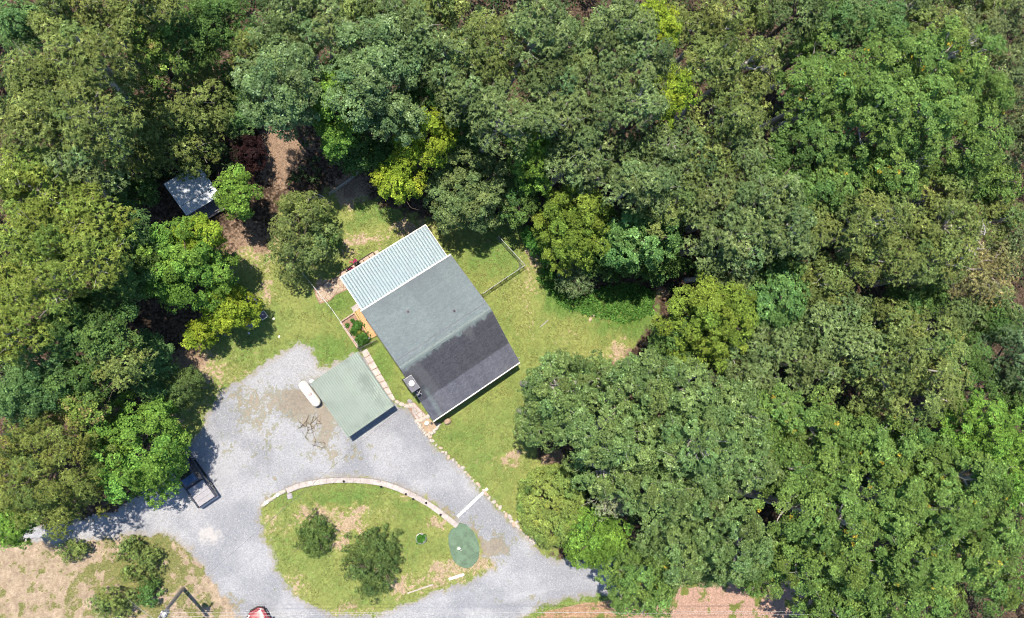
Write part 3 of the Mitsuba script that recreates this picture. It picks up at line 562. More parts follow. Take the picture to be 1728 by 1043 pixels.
    (32.71, -8.32, 2.83, 2.83, 17, 'ash', 'broadleaf_tree', "white twigged grey-green tree beside the flecked lower woods"),
    (28.99, -16.50, 3.26, 3.16, 13, 'ash', 'broadleaf_tree', "white twigged grey-green tree nearest the orange clay bank"),
    (32.38, -15.45, 3.00, 3.41, 15, 'ash', 'broadleaf_tree', "white twigged grey-green tree up and right of the clay bank"),
    (23.36, -12.08, 1.94, 1.83, 10, 'palegray', 'broadleaf_tree', "pale grey thin leaved tree behind the clipped round tree"),
    (18.65, -13.32, 3.20, 3.82, 6.5, 'clipped', 'clipped_tree', "clipped round yellow-green tree by the driveway's stone edge"),
    (22.19, -16.13, 3.16, 2.61, 9, 'bright', 'broadleaf_tree', "bright green tree over the road beside the clipped round tree"),
    (26.08, -19.71, 3.32, 3.32, 11, 'tulip', 'broadleaf_tree', "light green tree overhanging the orange clay bank by the road"),
    (36.71, -4.49, 2.98, 2.67, 17, 'tulip', 'broadleaf_tree', "green crown at the upper left of the lower right flecked woods"),
    (40.16, -5.52, 3.07, 2.81, 18, 'tulip', 'broadleaf_tree', "green crown below left of the giant round crown"),
    (37.26, -8.57, 3.07, 2.76, 17, 'tulip', 'broadleaf_tree', "green crown on the left side of the lower right flecked woods"),
    (41.32, -9.49, 3.06, 2.86, 18, 'tulip', 'broadleaf_tree', "green crown in the middle left of the lower right flecked woods"),
    (45.92, -7.61, 3.32, 2.91, 18, 'tulip', 'broadleaf_tree', "green crown just below the giant round crown"),
    (50.54, -8.16, 3.26, 2.84, 18, 'tulip', 'broadleaf_tree', "green crown below right of the giant round crown"),
    (53.80, -10.35, 2.97, 2.75, 18, 'tulip', 'broadleaf_tree', "green crown in the right half of the lower right flecked woods"),
    (55.72, -5.89, 3.32, 2.78, 18, 'bright', 'broadleaf_tree', "bright green leafy crown right below the giant round crown"),
    (59.93, -6.38, 2.41, 2.74, 17, 'bright', 'broadleaf_tree', "bright green leafy crown on the right edge below the bluish tree"),
    (37.66, -12.61, 3.06, 2.75, 17, 'tulip', 'broadleaf_tree', "green crown with yellow flecks right of the white twigged stand"),
    (41.52, -13.61, 3.05, 2.85, 18, 'tulip', 'broadleaf_tree', "yellow-flecked crown, middle of the lower right woods"),
    (46.26, -12.22, 3.21, 2.90, 18, 'tulip', 'broadleaf_tree', "yellow-flecked crown, centre right of the lower right woods"),
    (51.03, -13.06, 3.25, 2.94, 18, 'tulip', 'broadleaf_tree', "yellow-flecked crown left of the grey bare twigs"),
    (58.40, -10.36, 3.05, 2.95, 17, 'bright', 'broadleaf_tree', "bright green crown near the right edge of the lower woods"),
    (40.48, -17.76, 3.16, 2.74, 15, 'tulip', 'broadleaf_tree', "yellow-flecked crown right of the orange clay bank"),
    (44.52, -18.28, 3.15, 2.84, 16, 'tulip', 'broadleaf_tree', "yellow-flecked crown near the bottom, second from clay bank"),
    (48.50, -17.26, 3.26, 2.94, 17, 'tulip', 'broadleaf_tree', "yellow-flecked crown near the bottom, third from clay bank"),
    (55.24, -17.57, 3.08, 2.75, 15, 'tulip', 'broadleaf_tree', "yellow-flecked crown below the grey bare twigs"),
    (59.17, -15.86, 3.09, 2.98, 16, 'tulip', 'broadleaf_tree', "green crown on the right edge above the corner tree"),
    (61.79, -21.18, 2.84, 2.84, 14, 'tulip', 'broadleaf_tree', "green tree in the bottom right corner"),
    (48.26, -22.27, 3.26, 2.50, 14, 'tulip', 'broadleaf_tree', "green tree on the bottom edge, right of the clay bank's second neighbour"),
    (44.37, -22.91, 3.09, 2.43, 12, 'tulip', 'broadleaf_tree', "green tree on the bottom edge nearest the clay bank"),
    (54.54, -22.64, 2.91, 2.24, 13, 'tulip', 'broadleaf_tree', "green tree on the bottom edge left of the grassy gap"),
    (37.42, -18.13, 2.75, 2.20, 11, 'deep', 'broadleaf_tree', "dark green tree casting shade on the clay bank"),
    (21.41, 8.69, 1.87, 1.75, 5, 'pine', 'pine_sapling', "soft grey-green pine sapling in the shade by the ground cover"),
    (17.79, 13.24, 1.44, 1.32, 2.5, 'deepbush', 'shrub', "leafy green shrub by the pink rocks behind the fence"),
    (19.12, 11.59, 1.33, 1.21, 2, 'deepbush', 'shrub', "leafy shrub in shade below the shrub by the pink rocks"),
    (-3.48, -15.67, 1.65, 1.81, 2.6, 'yew', 'shrub', "smaller dark spiky shrub on the island lawn"),
    (1.76, -18.04, 2.43, 2.87, 3.4, 'yew2', 'shrub', "larger dark rounded shrub on the island lawn"),
    (-19.64, -16.01, 1.26, 1.05, 2.2, 'bush', 'shrub', "scrubby green shrub on the straw field just below the lane"),
    (-17.93, -17.00, 1.15, 1.15, 2.4, 'bush', 'shrub', "scrubby green shrub on the straw field right of the other scrub"),
    (-19.34, -18.11, 1.05, 0.74, 1.5, 'bush', 'shrub', "low scrubby shrub below the two scrubs on the straw field"),
    (-20.70, -20.51, 1.85, 1.23, 3, 'bush', 'shrub', "green shrub on the bottom edge beside the straw field"),
    (-24.08, -15.79, 1.34, 0.93, 2, 'bush', 'shrub', "small scrubby shrub under the big olive lane tree"),
    (-17.87, -19.90, 1.06, 1.27, 1.5, 'deep', 'shrub', "dark low shrub between the cut stump and the pole"),
    (-11.23, 29.18, 2.27, 2.17, 12, 'deep', 'broadleaf_tree', "dark tree in the gap on the top edge left of the slim olive crown"),
    (1.66, 29.39, 2.41, 1.93, 16, 'sage', 'broadleaf_tree', "grey-green treetop cut by the top edge above the big pale leaved crown"),
    (6.23, 29.87, 2.54, 1.76, 16, 'olive', 'broadleaf_tree', "olive treetop cut by the top edge right of the grey-green treetop"),
    (33.97, 31.63, 2.85, 2.11, 17, 'olive', 'broadleaf_tree', "olive treetop cut by the top edge above the large olive crowns"),
    (28.01, 31.80, 2.10, 1.78, 16, 'olive', 'broadleaf_tree', "olive treetop cut by the top edge right of the lime treetop"),
    (42.34, 32.47, 2.45, 2.23, 15, 'deep', 'broadleaf_tree', "dark tree on the top edge left of the upper blue-green pair"),
    (62.70, 33.43, 2.54, 2.88, 17, 'graysage', 'broadleaf_tree', "greyish treetop in the top right corner"),
    (63.07, 14.25, 2.55, 2.32, 15, 'olive', 'broadleaf_tree', "olive tree on the right edge above the dead grey tree"),
    (61.85, 3.84, 2.67, 2.32, 14, 'deep', 'broadleaf_tree', "dark tree behind the bluish tree on the right edge"),
    (54.36, 6.28, 3.14, 2.25, 15, 'deep', 'broadleaf_tree', "dark tree filling the gap above the giant round olive crown"),
    (45.93, 5.08, 2.73, 1.97, 15, 'sage', 'broadleaf_tree', "grey-green tree in the gap up left of the giant round crown"),
    (62.20, -2.77, 2.51, 2.51, 15, 'deep', 'broadleaf_tree', "dark tree on the right edge under the bluish tree"),
    (-10.70, 26.37, 1.61, 2.46, 6, 'deep', 'broadleaf_tree', "dark small tree in the gap right of the broad olive crown"),
    (4.55, 25.35, 2.23, 2.13, 16, 'sage', 'broadleaf_tree', "grey-green crown just right of the big pale leaved crown"),
    (39.56, 9.50, 2.52, 2.19, 14, 'deep', 'broadleaf_tree', "dark green tree behind the rich green leafy tree"),
    (34.70, 8.44, 2.73, 2.19, 13, 'sage', 'broadleaf_tree', "grey-green tree between dark hollow and broad olive yellow tree"),
    (33.94, -1.31, 2.09, 2.62, 15, 'sage', 'broadleaf_tree', "grey-green tree left below the rich green leafy tree"),
    (15.14, 15.98, 1.89, 2.45, 8, 'deep', 'broadleaf_tree', "dark green tree between the back lawn and the olive yellow tree"),
    (33.13, -19.25, 2.45, 1.89, 9, 'ash', 'broadleaf_tree', "lowest white twigged grey-green tree, right against the clay bank"),
    (38.26, -20.43, 2.26, 1.80, 9, 'tulip', 'broadleaf_tree', "low green tree between the clay bank and the flecked lower woods"),
    (-15.69, 28.17, 2.23, 1.78, 17, 'olive', 'broadleaf_tree', "olive treetop just entering at the top edge over the pale tipped tree"),
    (-4.41, 29.18, 2.41, 1.86, 17, 'sage', 'broadleaf_tree', "grey-green treetop just entering at the top edge right of the dark gap"),
    (52.98, 34.68, 3.03, 2.24, 17, 'sage', 'broadleaf_tree', "grey-green treetop just entering at the top edge above the flecked trees"),
    (58.97, 35.39, 3.08, 2.28, 17, 'olive', 'broadleaf_tree', "olive treetop just entering at the top edge near the right corner"),
    (57.33, 0.33, 2.36, 2.93, 15, 'deep', 'broadleaf_tree', "dark tree between the giant round crown and the bluish tree"),
    (62.19, 21.43, 2.04, 2.83, 17, 'graysage', 'broadleaf_tree', "greyish tree on the right edge beside the flecked group"),
    (63.47, 10.99, 1.73, 2.65, 15, 'graysage', 'broadleaf_tree', "greyish tree on the right edge level with the dead grey tree"),
    (62.86, 5.67, 2.36, 2.12, 13, 'sage', 'broadleaf_tree', "grey-green tree under the brownish trees on the right edge"),
    (61.98, -11.69, 1.91, 2.58, 15, 'tulip', 'broadleaf_tree', "green tree cut by the right edge beside the lower flecked woods"),
    (-25.81, 14.07, 1.48, 2.61, 15, 'olive', 'broadleaf_tree', "olive crown cut by the left edge above the gold trees"),
    (44.19, 31.99, 2.77, 2.44, 16, 'sage', 'broadleaf_tree', "grey-green tree on the top edge left of the two blue-green ones"),
]
total = 0
for k, (x, y, rx, ry, h, sp, name, lab) in enumerate(TREES): total += tree(x, y, rx, ry, h, sp, name, lab, k)
print('leaf triangles', total)

# dead trees
def dead_tree(x, y, h, spread, label, seed, n=12, droop=0.):
    rng = np.random.default_rng(seed); t = thing('dead_tree', label, 'dead tree')
    tr = MB(); tr.add(*tube([(x, y, -.1), (x + .1, y, h * .5), (x, y + .1, h * .9)], [.16, .11, .06], 7))
    part(t, 'trunk', tr, 'deadwood', 60)
    for _ in range(n):
        a = rng.uniform(0, 2 * np.pi); z0 = h * rng.uniform(.72, .9); L = spread * rng.uniform(.6, 1.1)
        tip = (x + L * math.cos(a), y + L * math.sin(a), z0 + rng.uniform(.1, .7) * spread - droop)
        b = MB(); b.add(*limb((x, y, z0), tip, .07, .02, rng, 6, .1))
        for _ in range(3):
            q = np.array((x, y, z0)) * .4 + np.array(tip) * .6
            b.add(*limb(q, q + rng.normal(0, .5, 3) * spread * .5, .035, .012, rng, 4, 0, 4))
        part(t, 'branch', b, 'deadwood', 60)
dead_tree(*(27.09, 19.81), 16.2, .85, 'bleached forked snag poking out of the grey-green crowns above the house', 5, 4)
dead_tree(*(56.04, 11.62), 19.2, 1.9, 'bare grey dead tree among brownish crowns on the right edge', 8, 14, .4)
dead_tree(*(55.76, -12.80), 16.3, 1.1, 'bare grey twigs of a dying treetop in the flecked lower right woods', 11, 9)
# dead bough caught on the back fence
t = thing('dead_branch', 'bare pale bough reaching over the back fence above the round lawn tree', 'branch'); rng = np.random.default_rng(3)
b = MB(); p0 = np.array([*(-3.03, 16.16), 1.5])
for q in ([*(-4.88, 15.89), 3.4], [*(-4.37, 16.52), 3.2], [*(-3.69, 16.00), 2.6]): b.add(*limb(p0, q, .06, .02, rng, 6, -.1))
b.add(*limb((p0[0] + .3, p0[1] + .1, 0), p0, .08, .06, rng, 4, 0)); put(t, b, 'deadwood', 60)
# brittle brush lying on the gravel beside the carport
t = thing('brush_pile', 'thin dark dead branches lying on the weedy gravel left of the carport', 'branches'); rng = np.random.default_rng(6); b = MB()
BR = [[(-4.30, -4.49), (-4.62, -5.16), (-4.39, -5.95), (-4.60, -6.61), (-3.82, -7.42), (-3.00, -7.61), (-2.83, -7.22)], [(-3.85, -4.61), (-4.17, -5.39), (-3.95, -6.18), (-3.66, -7.03)], [(-4.28, -5.72), (-4.83, -5.49), (-5.16, -5.14)], [(-4.39, -5.95), (-3.84, -5.74), (-3.63, -5.29)], [(-4.17, -5.39), (-3.63, -4.84), (-3.30, -5.19)], [(-4.62, -5.16), (-5.15, -5.70)]]
for ln in BR:
    p = np.array([(x, y, .06 + .05 * math.sin(3 * k)) for k, (x, y) in enumerate(ln)]); b.add(*tube(p, np.linspace(.026, .010, len(p)), 5))
    for q in p[1:]:
        for _ in range(4): b.add(*limb(q, q + rng.normal(0, .4, 3) * [1, 1, .15] + [0, 0, .05], .012, .005, rng, 4, 0, 4))
put(t, b, 'twig', 60)

# undergrowth inside the woods
rng = np.random.default_rng(77)
pts = rng.uniform([-46, -34], [92, 58], (5200, 2))
wood = ~shapely.contains(Polygon(CLEARING).union(drive).union(Polygon(STRAW)).union(Polygon(CLAY)).buffer(1.2), shapely.points(pts))
open_spots = [(-7.51, 21.06, 2.79, 4.13, 1), (-16.53, 14.62, 5.84, 3.41, 1), (-9.56, 12.26, 4.39, 3.46, 1), (-17.55, 3.71, 3.11, 3.32, 1), (-18.63, -3.65, 3.06, 2.17, 1), (-1.29, 18.69, 2.88, 2.39, 1), (-12.61, 30.17, 1.64, 2.37, 1)]
for ox, oy, orx, ory, _ in open_spots: wood &= ((pts[:, 0] - ox) / orx) ** 2 + ((pts[:, 1] - oy) / ory) ** 2 > 1
wood &= meshkit.noise(np.column_stack([pts * .25, pts[:, :1] * 0]), 3) > .38
pts = pts[wood]; hh = rng.uniform(.3, 3.2, len(pts))
cen = np.repeat(np.column_stack([pts, hh]), 7, 0) + rng.normal(0, .45, (len(pts) * 7, 3))
cen[:, 2] = np.maximum(cen[:, 2], .1)
col = np.array((.06, .105, .042)) * (1 + rng.normal(0, .2, (len(cen), 1)))
v, f, c = sprays(rng, cen, rng.normal(0, .4, (len(cen), 3)) + [0, 0, 1], col, .36, .2, 'broad', 5)
k = thing('undergrowth', 'low dark green undergrowth on the forest floor below the crowns', 'undergrowth', kind='stuff')
put(k, (v, f), 'leaf', color=c)
# leafy ground cover on the right of the back lawn
pts = rng.uniform((16.54, 1.07), (33.03, 16.30), (6000, 2))
gc = shapely.contains(Polygon([(18.17, 8.99), (19.46, 11.49), (20.39, 9.03), (23.25, 7.83), (28.16, 8.65), (31.14, 7.80), (30.74, 5.40), (28.07, 4.44), (24.82, 5.05), (23.21, 5.35), (20.98, 5.95)]), shapely.points(pts))
pts = pts[gc]; cen = np.column_stack([pts, rng.uniform(.03, .28, len(pts))])
v, f, c = sprays(rng, cen, rng.normal(0, .35, (len(cen), 3)) + [0, 0, 1], np.array((.095, .215, .048)) * (1 + rng.normal(0, .16, (len(cen), 1))), .2, .14, 'broad', 5)
put(thing('ground_cover', 'bright green leafy ground cover at the edge of the woods right of the back lawn', 'ground cover', kind='stuff'), (v, f), 'leaf', color=c)
# tufts of grass over the lawn and along the gravel's edge
pts = rng.uniform([-20, -26], [36, 22], (60000, 2)); sp = shapely.points(pts)
lawn = Polygon(CLEARING).buffer(0).difference(drive.buffer(-.1)).union(island).buffer(-.05)
ok = shapely.contains(lawn, sp)
bare = sum(-min(s, 0) * np.exp(-((pts[:, 0] - px) / rx) ** 2 - ((pts[:, 1] - py) / ry) ** 2) for px, py, rx, ry, s in PATCH)
ok &= (bare < .5) & (meshkit.fbm(np.column_stack([pts * .8, pts[:, :1] * 0]), 3, 9) > .42)
HOUSE_FOOT = Polygon([(-2.33, 8.08), (6.89, 14.81), (17.15, 0.35), (7.37, -5.89), (2.27, -0.31), (-0.51, -6.95), (-4.71, -1.66), (-0.02, 2.02)])
ok &= ~shapely.contains(HOUSE_FOOT, sp) & ~shapely.contains(Polygon(STRAW), sp)
pts = pts[ok]; cen = np.column_stack([pts, np.full(len(pts), .03)])
dry = meshkit.fbm(np.column_stack([pts * .3, pts[:, :1] * 0]), 3, 19)[:, None]
col = (np.array((.165, .225, .07)) * dry + np.array((.28, .275, .105)) * (1 - dry)) * (1 + rng.normal(0, .16, (len(pts), 1)))
v, f, c = sprays(rng, cen, rng.normal(0, .3, (len(cen), 3)) + [0, 0, 1], col, .11, .05, 'star', 4)
put(thing('lawn_grass', 'short tufts of grass standing up from the lawn', 'grass', kind='stuff'), (v, f), 'leaf', color=c)

# ================================================================ the house
HA = math.radians(33.2); HX, HY = 4.02, -0.13           # ridge's south-west end; x along the ridge, y uphill of the picture (north-west)
def H(vf): return place(vf, HX, HY, HA)
def h_xy(x, y): c, s = math.cos(HA), math.sin(HA); return HX + c * x - s * y, HY + s * x + c * y
L, YN, YB, YS = 10.1, 6.42, -3.85, -5.97
ZR, ZN, ZB, ZS = 5.2, 3.0, 3.35, 2.62
house = thing('house', 'house with shingle roof, pale blue-grey slope behind and blackened slope in front', 'house')
def local(p): 
    c, s = math.cos(HA), math.sin(HA); x, y = p.x - HX, p.y - HY
    return c * x + s * y, -s * x + c * y
def shingle_nw(p, n, uv):
    x, y = local(p)
    row = dr.floor((YN - y) / .145); tab = dr.floor(x / .24 + row * .37)
    r = cell_rand(tab, row, 3); n1 = fbm(x * .5, y * .5, 3, 3)
    c = mix((.122, .164, .183), (.174, .220, .242), r * .7 + n1 * .45 - .15 + .3 * (cell_rand(row, 5, 2) - .4))
    c = c * (.82 + .3 * noise(p.x * 25, p.y * 25, 3))
    return mix(c, (.10, .125, .15), smoothstep(1.2, .2, YN - y) * .35 + smoothstep(.5, .75, noise(x * .9, y * .35, 6)) * .25)
def shingle_se(p, n, uv):
    x, y = local(p)
    row = dr.floor((y - YS) / .145); tab = dr.floor(x / .24 + row * .37)
    r = cell_rand(tab, row, 5); n2 = noise(x * 2.3, y * .22, 4) * .6 + noise(x * 6, y * .5, 9) * .4
    clean = mix((.115, .155, .165), (.17, .215, .225), r)
    dark = mix((.037, .041, .054), (.072, .078, .098), r * .5 + n2 * .4 + .2 * (cell_rand(row, 2, 7) - .3))
    porch = mix((.068, .075, .102), (.125, .135, .175), r * .55 + n2 * .6 - .05)
    down = -y
    algae = smoothstep(.15, .55, down + (n2 - .5) * .75)
    c = mix(clean, dark, algae)
    wash = smoothstep(.30, .05, dr.abs(x - .95 + (down - 3.4) * .02)) * smoothstep(2.5, 3.4, down)
    c = mix(c, porch, smoothstep(3.70, 3.9, down + .05 * noise(x * 4, 0, 2)))
    c = mix(c, clean * .95, wash * .75)
    mid = smoothstep(.62, .8, noise(x * .7 + 3, y * .3, 2)) * .35
    return mix(c, (.13, .14, .155), mid)* (.85 + .25 * noise(p.x * 25, p.y * 25, 3))
scene['mat_shingle_nw'] = two(rough(proc(shingle_nw), .75)); scene['mat_shingle_se'] = two(rough(proc(shingle_se), .75))
def slab(y0, z0, y1, z1, x0=0, x1=L, t=.12):
    return hexa([(x0, y0, z0 - t), (x1, y0, z0 - t), (x1, y1, z1 - t), (x0, y1, z1 - t)], [(x0, y0, z0), (x1, y0, z0), (x1, y1, z1), (x0, y1, z1)])
def shingles(y0, z0, y1, z1, seed):
    """courses from the eave (y0, z0) up to (y1, z1): each tab a thin wedge with its own lift"""
    rng = np.random.default_rng(seed); b = MB()
    d = np.array([0, y1 - y0, z1 - z0]); Ls = np.linalg.norm(d); d /= Ls; nrm = np.cross([1., 0, 0], d); nrm *= np.sign(nrm[2])
    n = int(Ls / .155); e = Ls / n
    V, F = [], []
    for r in range(n):
        x = -rng.uniform(0, .24)
        while x < L:
            w_ = rng.uniform(.2, .30); xa, xb = max(x, 0), min(x + w_ - .008, L); x += w_
            if xb - xa < .02: continue
            th = rng.uniform(.010, .024); lo = np.array([0, y0, z0]) + d * (r * e - rng.uniform(0, .015)); hi = np.array([0, y0, z0]) + d * min((r + 1) * e + .03, Ls)
            q = [lo + nrm * .002, hi + nrm * .002, lo + nrm * th, hi + nrm * .004]
            k = len(V)
            V += [(xa, *q[0][1:]), (xb, *q[0][1:]), (xa, *q[2][1:]), (xb, *q[2][1:]), (xb, *q[3][1:]), (xa, *q[3][1:])]
            F += [(k, k + 1, k + 3, k + 2), (k + 2, k + 3, k + 4, k + 5)]
    V, F = np.array(V, float), np.array(F)
    if y0 < y1: pass
    return V, F
wl = MB()
for a in ((.3, L - .3, YN - .55, YN - .4), (.3, L - .3, YB + .1, YB + .25), (.3, .45, YB + .25, YN - .55), (L - .45, L - .3, YB + .25, YN - .55)): wl.add(*box(*a, -.1, 2.85))
for x in (.3, L - .45):   # gable triangles
    wl.add(*hexa([(x, YB + .25, 2.85), (x + .15, YB + .25, 2.85), (x + .15, YN - .55, 2.85), (x, YN - .55, 2.85)], [(x, -.1, 4.95), (x + .15, -.1, 4.95), (x + .15, .1, 4.95), (x, .1, 4.95)]))
part(house, 'wall', H(wl.mesh()), 'siding')
rf = part(house, 'roof', H((lambda b: b.add(*slab(YN, ZN, 0, ZR)).add(*slab(0, ZR, YB, ZB)).add(*slab(YB, ZB, YS, ZS)).mesh())(MB())), 'slate', label='shingle roof with a pale blue-grey slope and a blackened one')
part(rf, 'shingles', H(shingles(YN, ZN, .06, ZR - .02, 1)), 'shingle_nw', kind='stuff')
b = MB(); b.add(*shingles(YB, ZB, -.06, ZR - .02, 2)); b.add(*shingles(YS, ZS, YB + .03, ZB + .012, 3)); part(rf, 'shingles', H(b.mesh()), 'shingle_se', kind='stuff')
rng = np.random.default_rng(4); b = MB(); x = 0
while x < L - .05:                                     # ridge caps, lapped
    w_ = min(.3, L - x); z = ZR + .02 + rng.uniform(0, .012)
    for s, zz in ((1, .062), (-1, .085)):
        b.add(*hexa([(x, 0, z - .02), (x + w_, 0, z - .02), (x + w_, s * .2, z - .02 - zz), (x, s * .2, z - .02 - zz)][::s], [(x, 0, z + .02), (x + w_ - .006, 0, z + .012), (x + w_ - .006, s * .2, z + .012 - zz), (x, s * .2, z + .02 - zz)][::s]))
    x += .3
scene['mat_ridgecap'] = two(rough(tone((.16, .205, .21), .35, 3), .75))
part(rf, 'ridge_cap', H(b.mesh()), 'ridgecap')
b = MB(); yv = .78; zv = ZR - (ZR - ZN) * yv / YN; b.add(*hexa([(0, yv - .03, zv), (L, yv - .03, zv), (L, yv + .02, zv - .03), (0, yv + .02, zv - .03)], [(0, yv - .03, zv + .035), (L, yv - .03, zv + .035), (L, yv + .02, zv + .015), (0, yv + .02, zv + .015)])); part(rf, 'ridge_vent', H(b.mesh()), 'slate')
# white gutters and rake boards
b = MB(); b.add(*box(-.03, L + .03, YS - .14, YS - .005, ZS - .15, ZS - .015)); part(rf, 'gutter', H(b.mesh()), 'trim', label='white gutter along the front eave')
b = MB(); b.add(*box(-.06, L + .03, YN + .01, YN + .15, ZN - .13, ZN + .0)); part(rf, 'gutter', H(b.mesh()), 'trim', label='white gutter where the patio roof meets the shingles')
for xx in (-.04, L + .005):
    b = MB()
    for (y0, z0, y1, z1) in ((YN, ZN, 0, ZR), (0, ZR, YB, ZB), (YB, ZB, YS, ZS)): b.add(*slab(y0, z0 - .02, y1, z1 - .02, xx, xx + .035, .16))
    part(rf, 'rake_board', H(b.mesh()), 'slate')
for (x, y) in ((3.55, 4.05), (7.15, 1.75)):
    z = ZR - (ZR - ZN) * y / YN
    v = part(rf, 'vent_pipe', H(MB().add(*place(lathe([(.0, .0), (.055, 0), (.055, .33), (.04, .33), (.04, .1)], 12), x, y, 0, z)).mesh()), 'darkmetal', 40)
    part(v, 'flashing', H(place(hexa([(-.15, -.15, -.03), (.15, -.15, -.03), (.15, .15, -.13), (-.15, .15, -.13)], [(-.15, -.15, .085), (.15, -.15, .085), (.15, .15, -.02), (-.15, .15, -.02)]), x, y, 0, z)), 'slate')
# porch posts and floor under the front slope
for x in (.35, 3.5, 6.6, L - .35): part(house, 'porch_post', H(box(x - .07, x + .07, YS + .25, YS + .39, 0, ZS - .06)), 'white')
part(house, 'porch_floor', H(box(.3, L - .3, YS + .15, YB + .1, 0, .18)), 'greywood')
for x in (1.6, 7.2):
    wn = part(house, 'window', H(box(x, x + 1.2, YB + .06, YB + .097, .9, 2.1)), 'white'); part(wn, 'pane', H(box(x + .06, x + 1.14, YB + .045, YB + .057, .96, 2.04)), 'window')
dd = part(house, 'door', H(box(4.6, 5.5, YB + .05, YB + .097, .18, 2.2)), 'darkwood'); part(dd, 'handle', H(rbox(4.7, 4.76, YB + .0, YB + .045, 1.1, 1.16, .01)), 'chrome')
for y in (1.2, 3.6):
    wn = part(house, 'window', H(box(.262, .297, y, y + 1.0, 1.0, 2.1)), 'white'); part(wn, 'pane', H(box(.25, .259, y + .06, y + .94, 1.06, 2.04)), 'window')
# chimney with its cap and round flue cover
cx, cy = (lambda p: ((p[0] - HX) * math.cos(HA) + (p[1] - HY) * math.sin(HA), -(p[0] - HX) * math.sin(HA) + (p[1] - HY) * math.cos(HA)))((5.06, -1.56))
ch = part(house, 'chimney', H(box(cx - .36, cx + .36, cy - .62, cy + .62, .0, 4.86)), 'darkmetal', label='dark boxed chimney with a white round cover')
part(ch, 'cap', H(box(cx - .42, cx + .42, cy - .72, cy + .70, 4.862, 4.93)), 'slate')
part(ch, 'trim', H((lambda b: b.add(*box(cx - .43, cx + .43, cy + .70, cy + .735, 4.86, 4.94)).add(*box(cx + .42, cx + .44, cy - .72, cy + .70, 4.86, 4.935)).mesh())(MB())), 'galv')
part(ch, 'flue_cover', H(place(lathe([(.14, 4.93), (.14, 5.12), (.27, 5.12), (.27, 5.17), (.15, 5.23), (.0, 5.24)], 24), cx + .02, cy + .05)), 'white', 40)
# service mast with weatherhead and cross bracket
mp = (5.82, -2.40); b = MB(); b.add(*tube([(*mp, 1.2), (*mp, 4.55)], .035, 8)); b.add(*tube([(*mp, 4.5), (mp[0] - .08, mp[1] - .12, 4.62), (mp[0] - .2, mp[1] - .2, 4.55)], [.05, .06, .05], 8))
b.add(*tube([(mp[0] - .25, mp[1] + .15, 4.35), (mp[0] + .25, mp[1] - .15, 4.35)], .025, 6)); b.add(*tube([(mp[0] - .1, mp[1] - .28, 4.3), (mp[0] + .1, mp[1] + .28, 4.3)], .025, 6))
part(house, 'service_mast', b, 'galv', 40)
# ribbed metal patio roof
PY0, PY1, PZ0, PZ1, PX0, PX1 = YN + .16, YN + 3.78, 2.86, 2.42, .12, 9.72
def pz(y): return PZ0 + (PZ1 - PZ0) * (y - PY0) / (PY1 - PY0)
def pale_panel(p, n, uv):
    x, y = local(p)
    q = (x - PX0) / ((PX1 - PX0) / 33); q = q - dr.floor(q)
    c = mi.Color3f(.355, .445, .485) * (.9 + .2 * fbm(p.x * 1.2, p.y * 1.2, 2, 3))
    return mix(c, (.13, .19, .22), smoothstep(.24, .10, dr.abs(q - .72)) * (.75 + .25 * noise(p.x * 1.2, p.y * 1.2, 2)))   # seam gaps and their shade painted as a dark line along each rib
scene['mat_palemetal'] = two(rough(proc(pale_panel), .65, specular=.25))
pr = part(house, 'patio_roof', H((lambda b: [b.add(*hexa([(PX0, y, pz(y) - .16), (PX1, y, pz(y) - .16), (PX1, y + .1, pz(y) - .16), (PX0, y + .1, pz(y) - .16)], [(PX0, y, pz(y) - .03), (PX1, y, pz(y) - .03), (PX1, y + .1, pz(y + .1) - .03), (PX0, y + .1, pz(y + .1) - .03)])) for y in (PY0 + .2, (PY0 + PY1) / 2, PY1 - .3)] and b.mesh())(MB())), 'greywood', label='pale blue ribbed metal roof over the patio')
def rib_panel(x0, x1, ribs, y0, y1, zf, t=.012, rw=.045, rh=.04):
    b = MB(); b.add(*hexa([(x0, y0, zf(y0) - t), (x1, y0, zf(y0) - t), (x1, y1, zf(y1) - t), (x0, y1, zf(y1) - t)], [(x0, y0, zf(y0)), (x1, y0, zf(y0)), (x1, y1, zf(y1)), (x0, y1, zf(y1))]))
    for r in ribs:
        b.add(*hexa([(r - rw, y0, zf(y0) - .002), (r + rw, y0, zf(y0) - .002), (r + rw, y1, zf(y1) - .002), (r - rw, y1, zf(y1) - .002)], [(r - rw * .4, y0, zf(y0) + rh), (r + rw * .4, y0, zf(y0) + rh), (r + rw * .4, y1, zf(y1) + rh), (r - rw * .4, y1, zf(y1) + rh)]))
    return b.mesh()
NP = 11; pw = (PX1 - PX0) / NP
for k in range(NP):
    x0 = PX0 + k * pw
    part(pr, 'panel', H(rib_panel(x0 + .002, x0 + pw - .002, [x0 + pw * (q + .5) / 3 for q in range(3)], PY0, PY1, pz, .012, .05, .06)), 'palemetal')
b = MB(); b.add(*box(PX0 - .06, PX1 + .06, PY1 + .005, PY1 + .11, PZ1 - .13, PZ1 + .02)); part(pr, 'gutter', H(b.mesh()), 'trim')
for x in (PX0 - .065, PX1 + .01):
    b = MB(); b.add(*hexa([(x, PY0, PZ0 - .12), (x + .055, PY0, PZ0 - .12), (x + .055, PY1, PZ1 - .12), (x, PY1, PZ1 - .12)], [(x, PY0, PZ0 + .05), (x + .055, PY0, PZ0 + .05), (x + .055, PY1, PZ1 + .05), (x, PY1, PZ1 + .05)])); part(pr, 'rake_trim', H(b.mesh()), 'trim')
for x in (.3, 3.4, 6.5, 9.5): part(pr, 'post', H(box(x - .06, x + .06, PY1 - .3, PY1 - .18, 0, PZ1 - .1)), 'white')
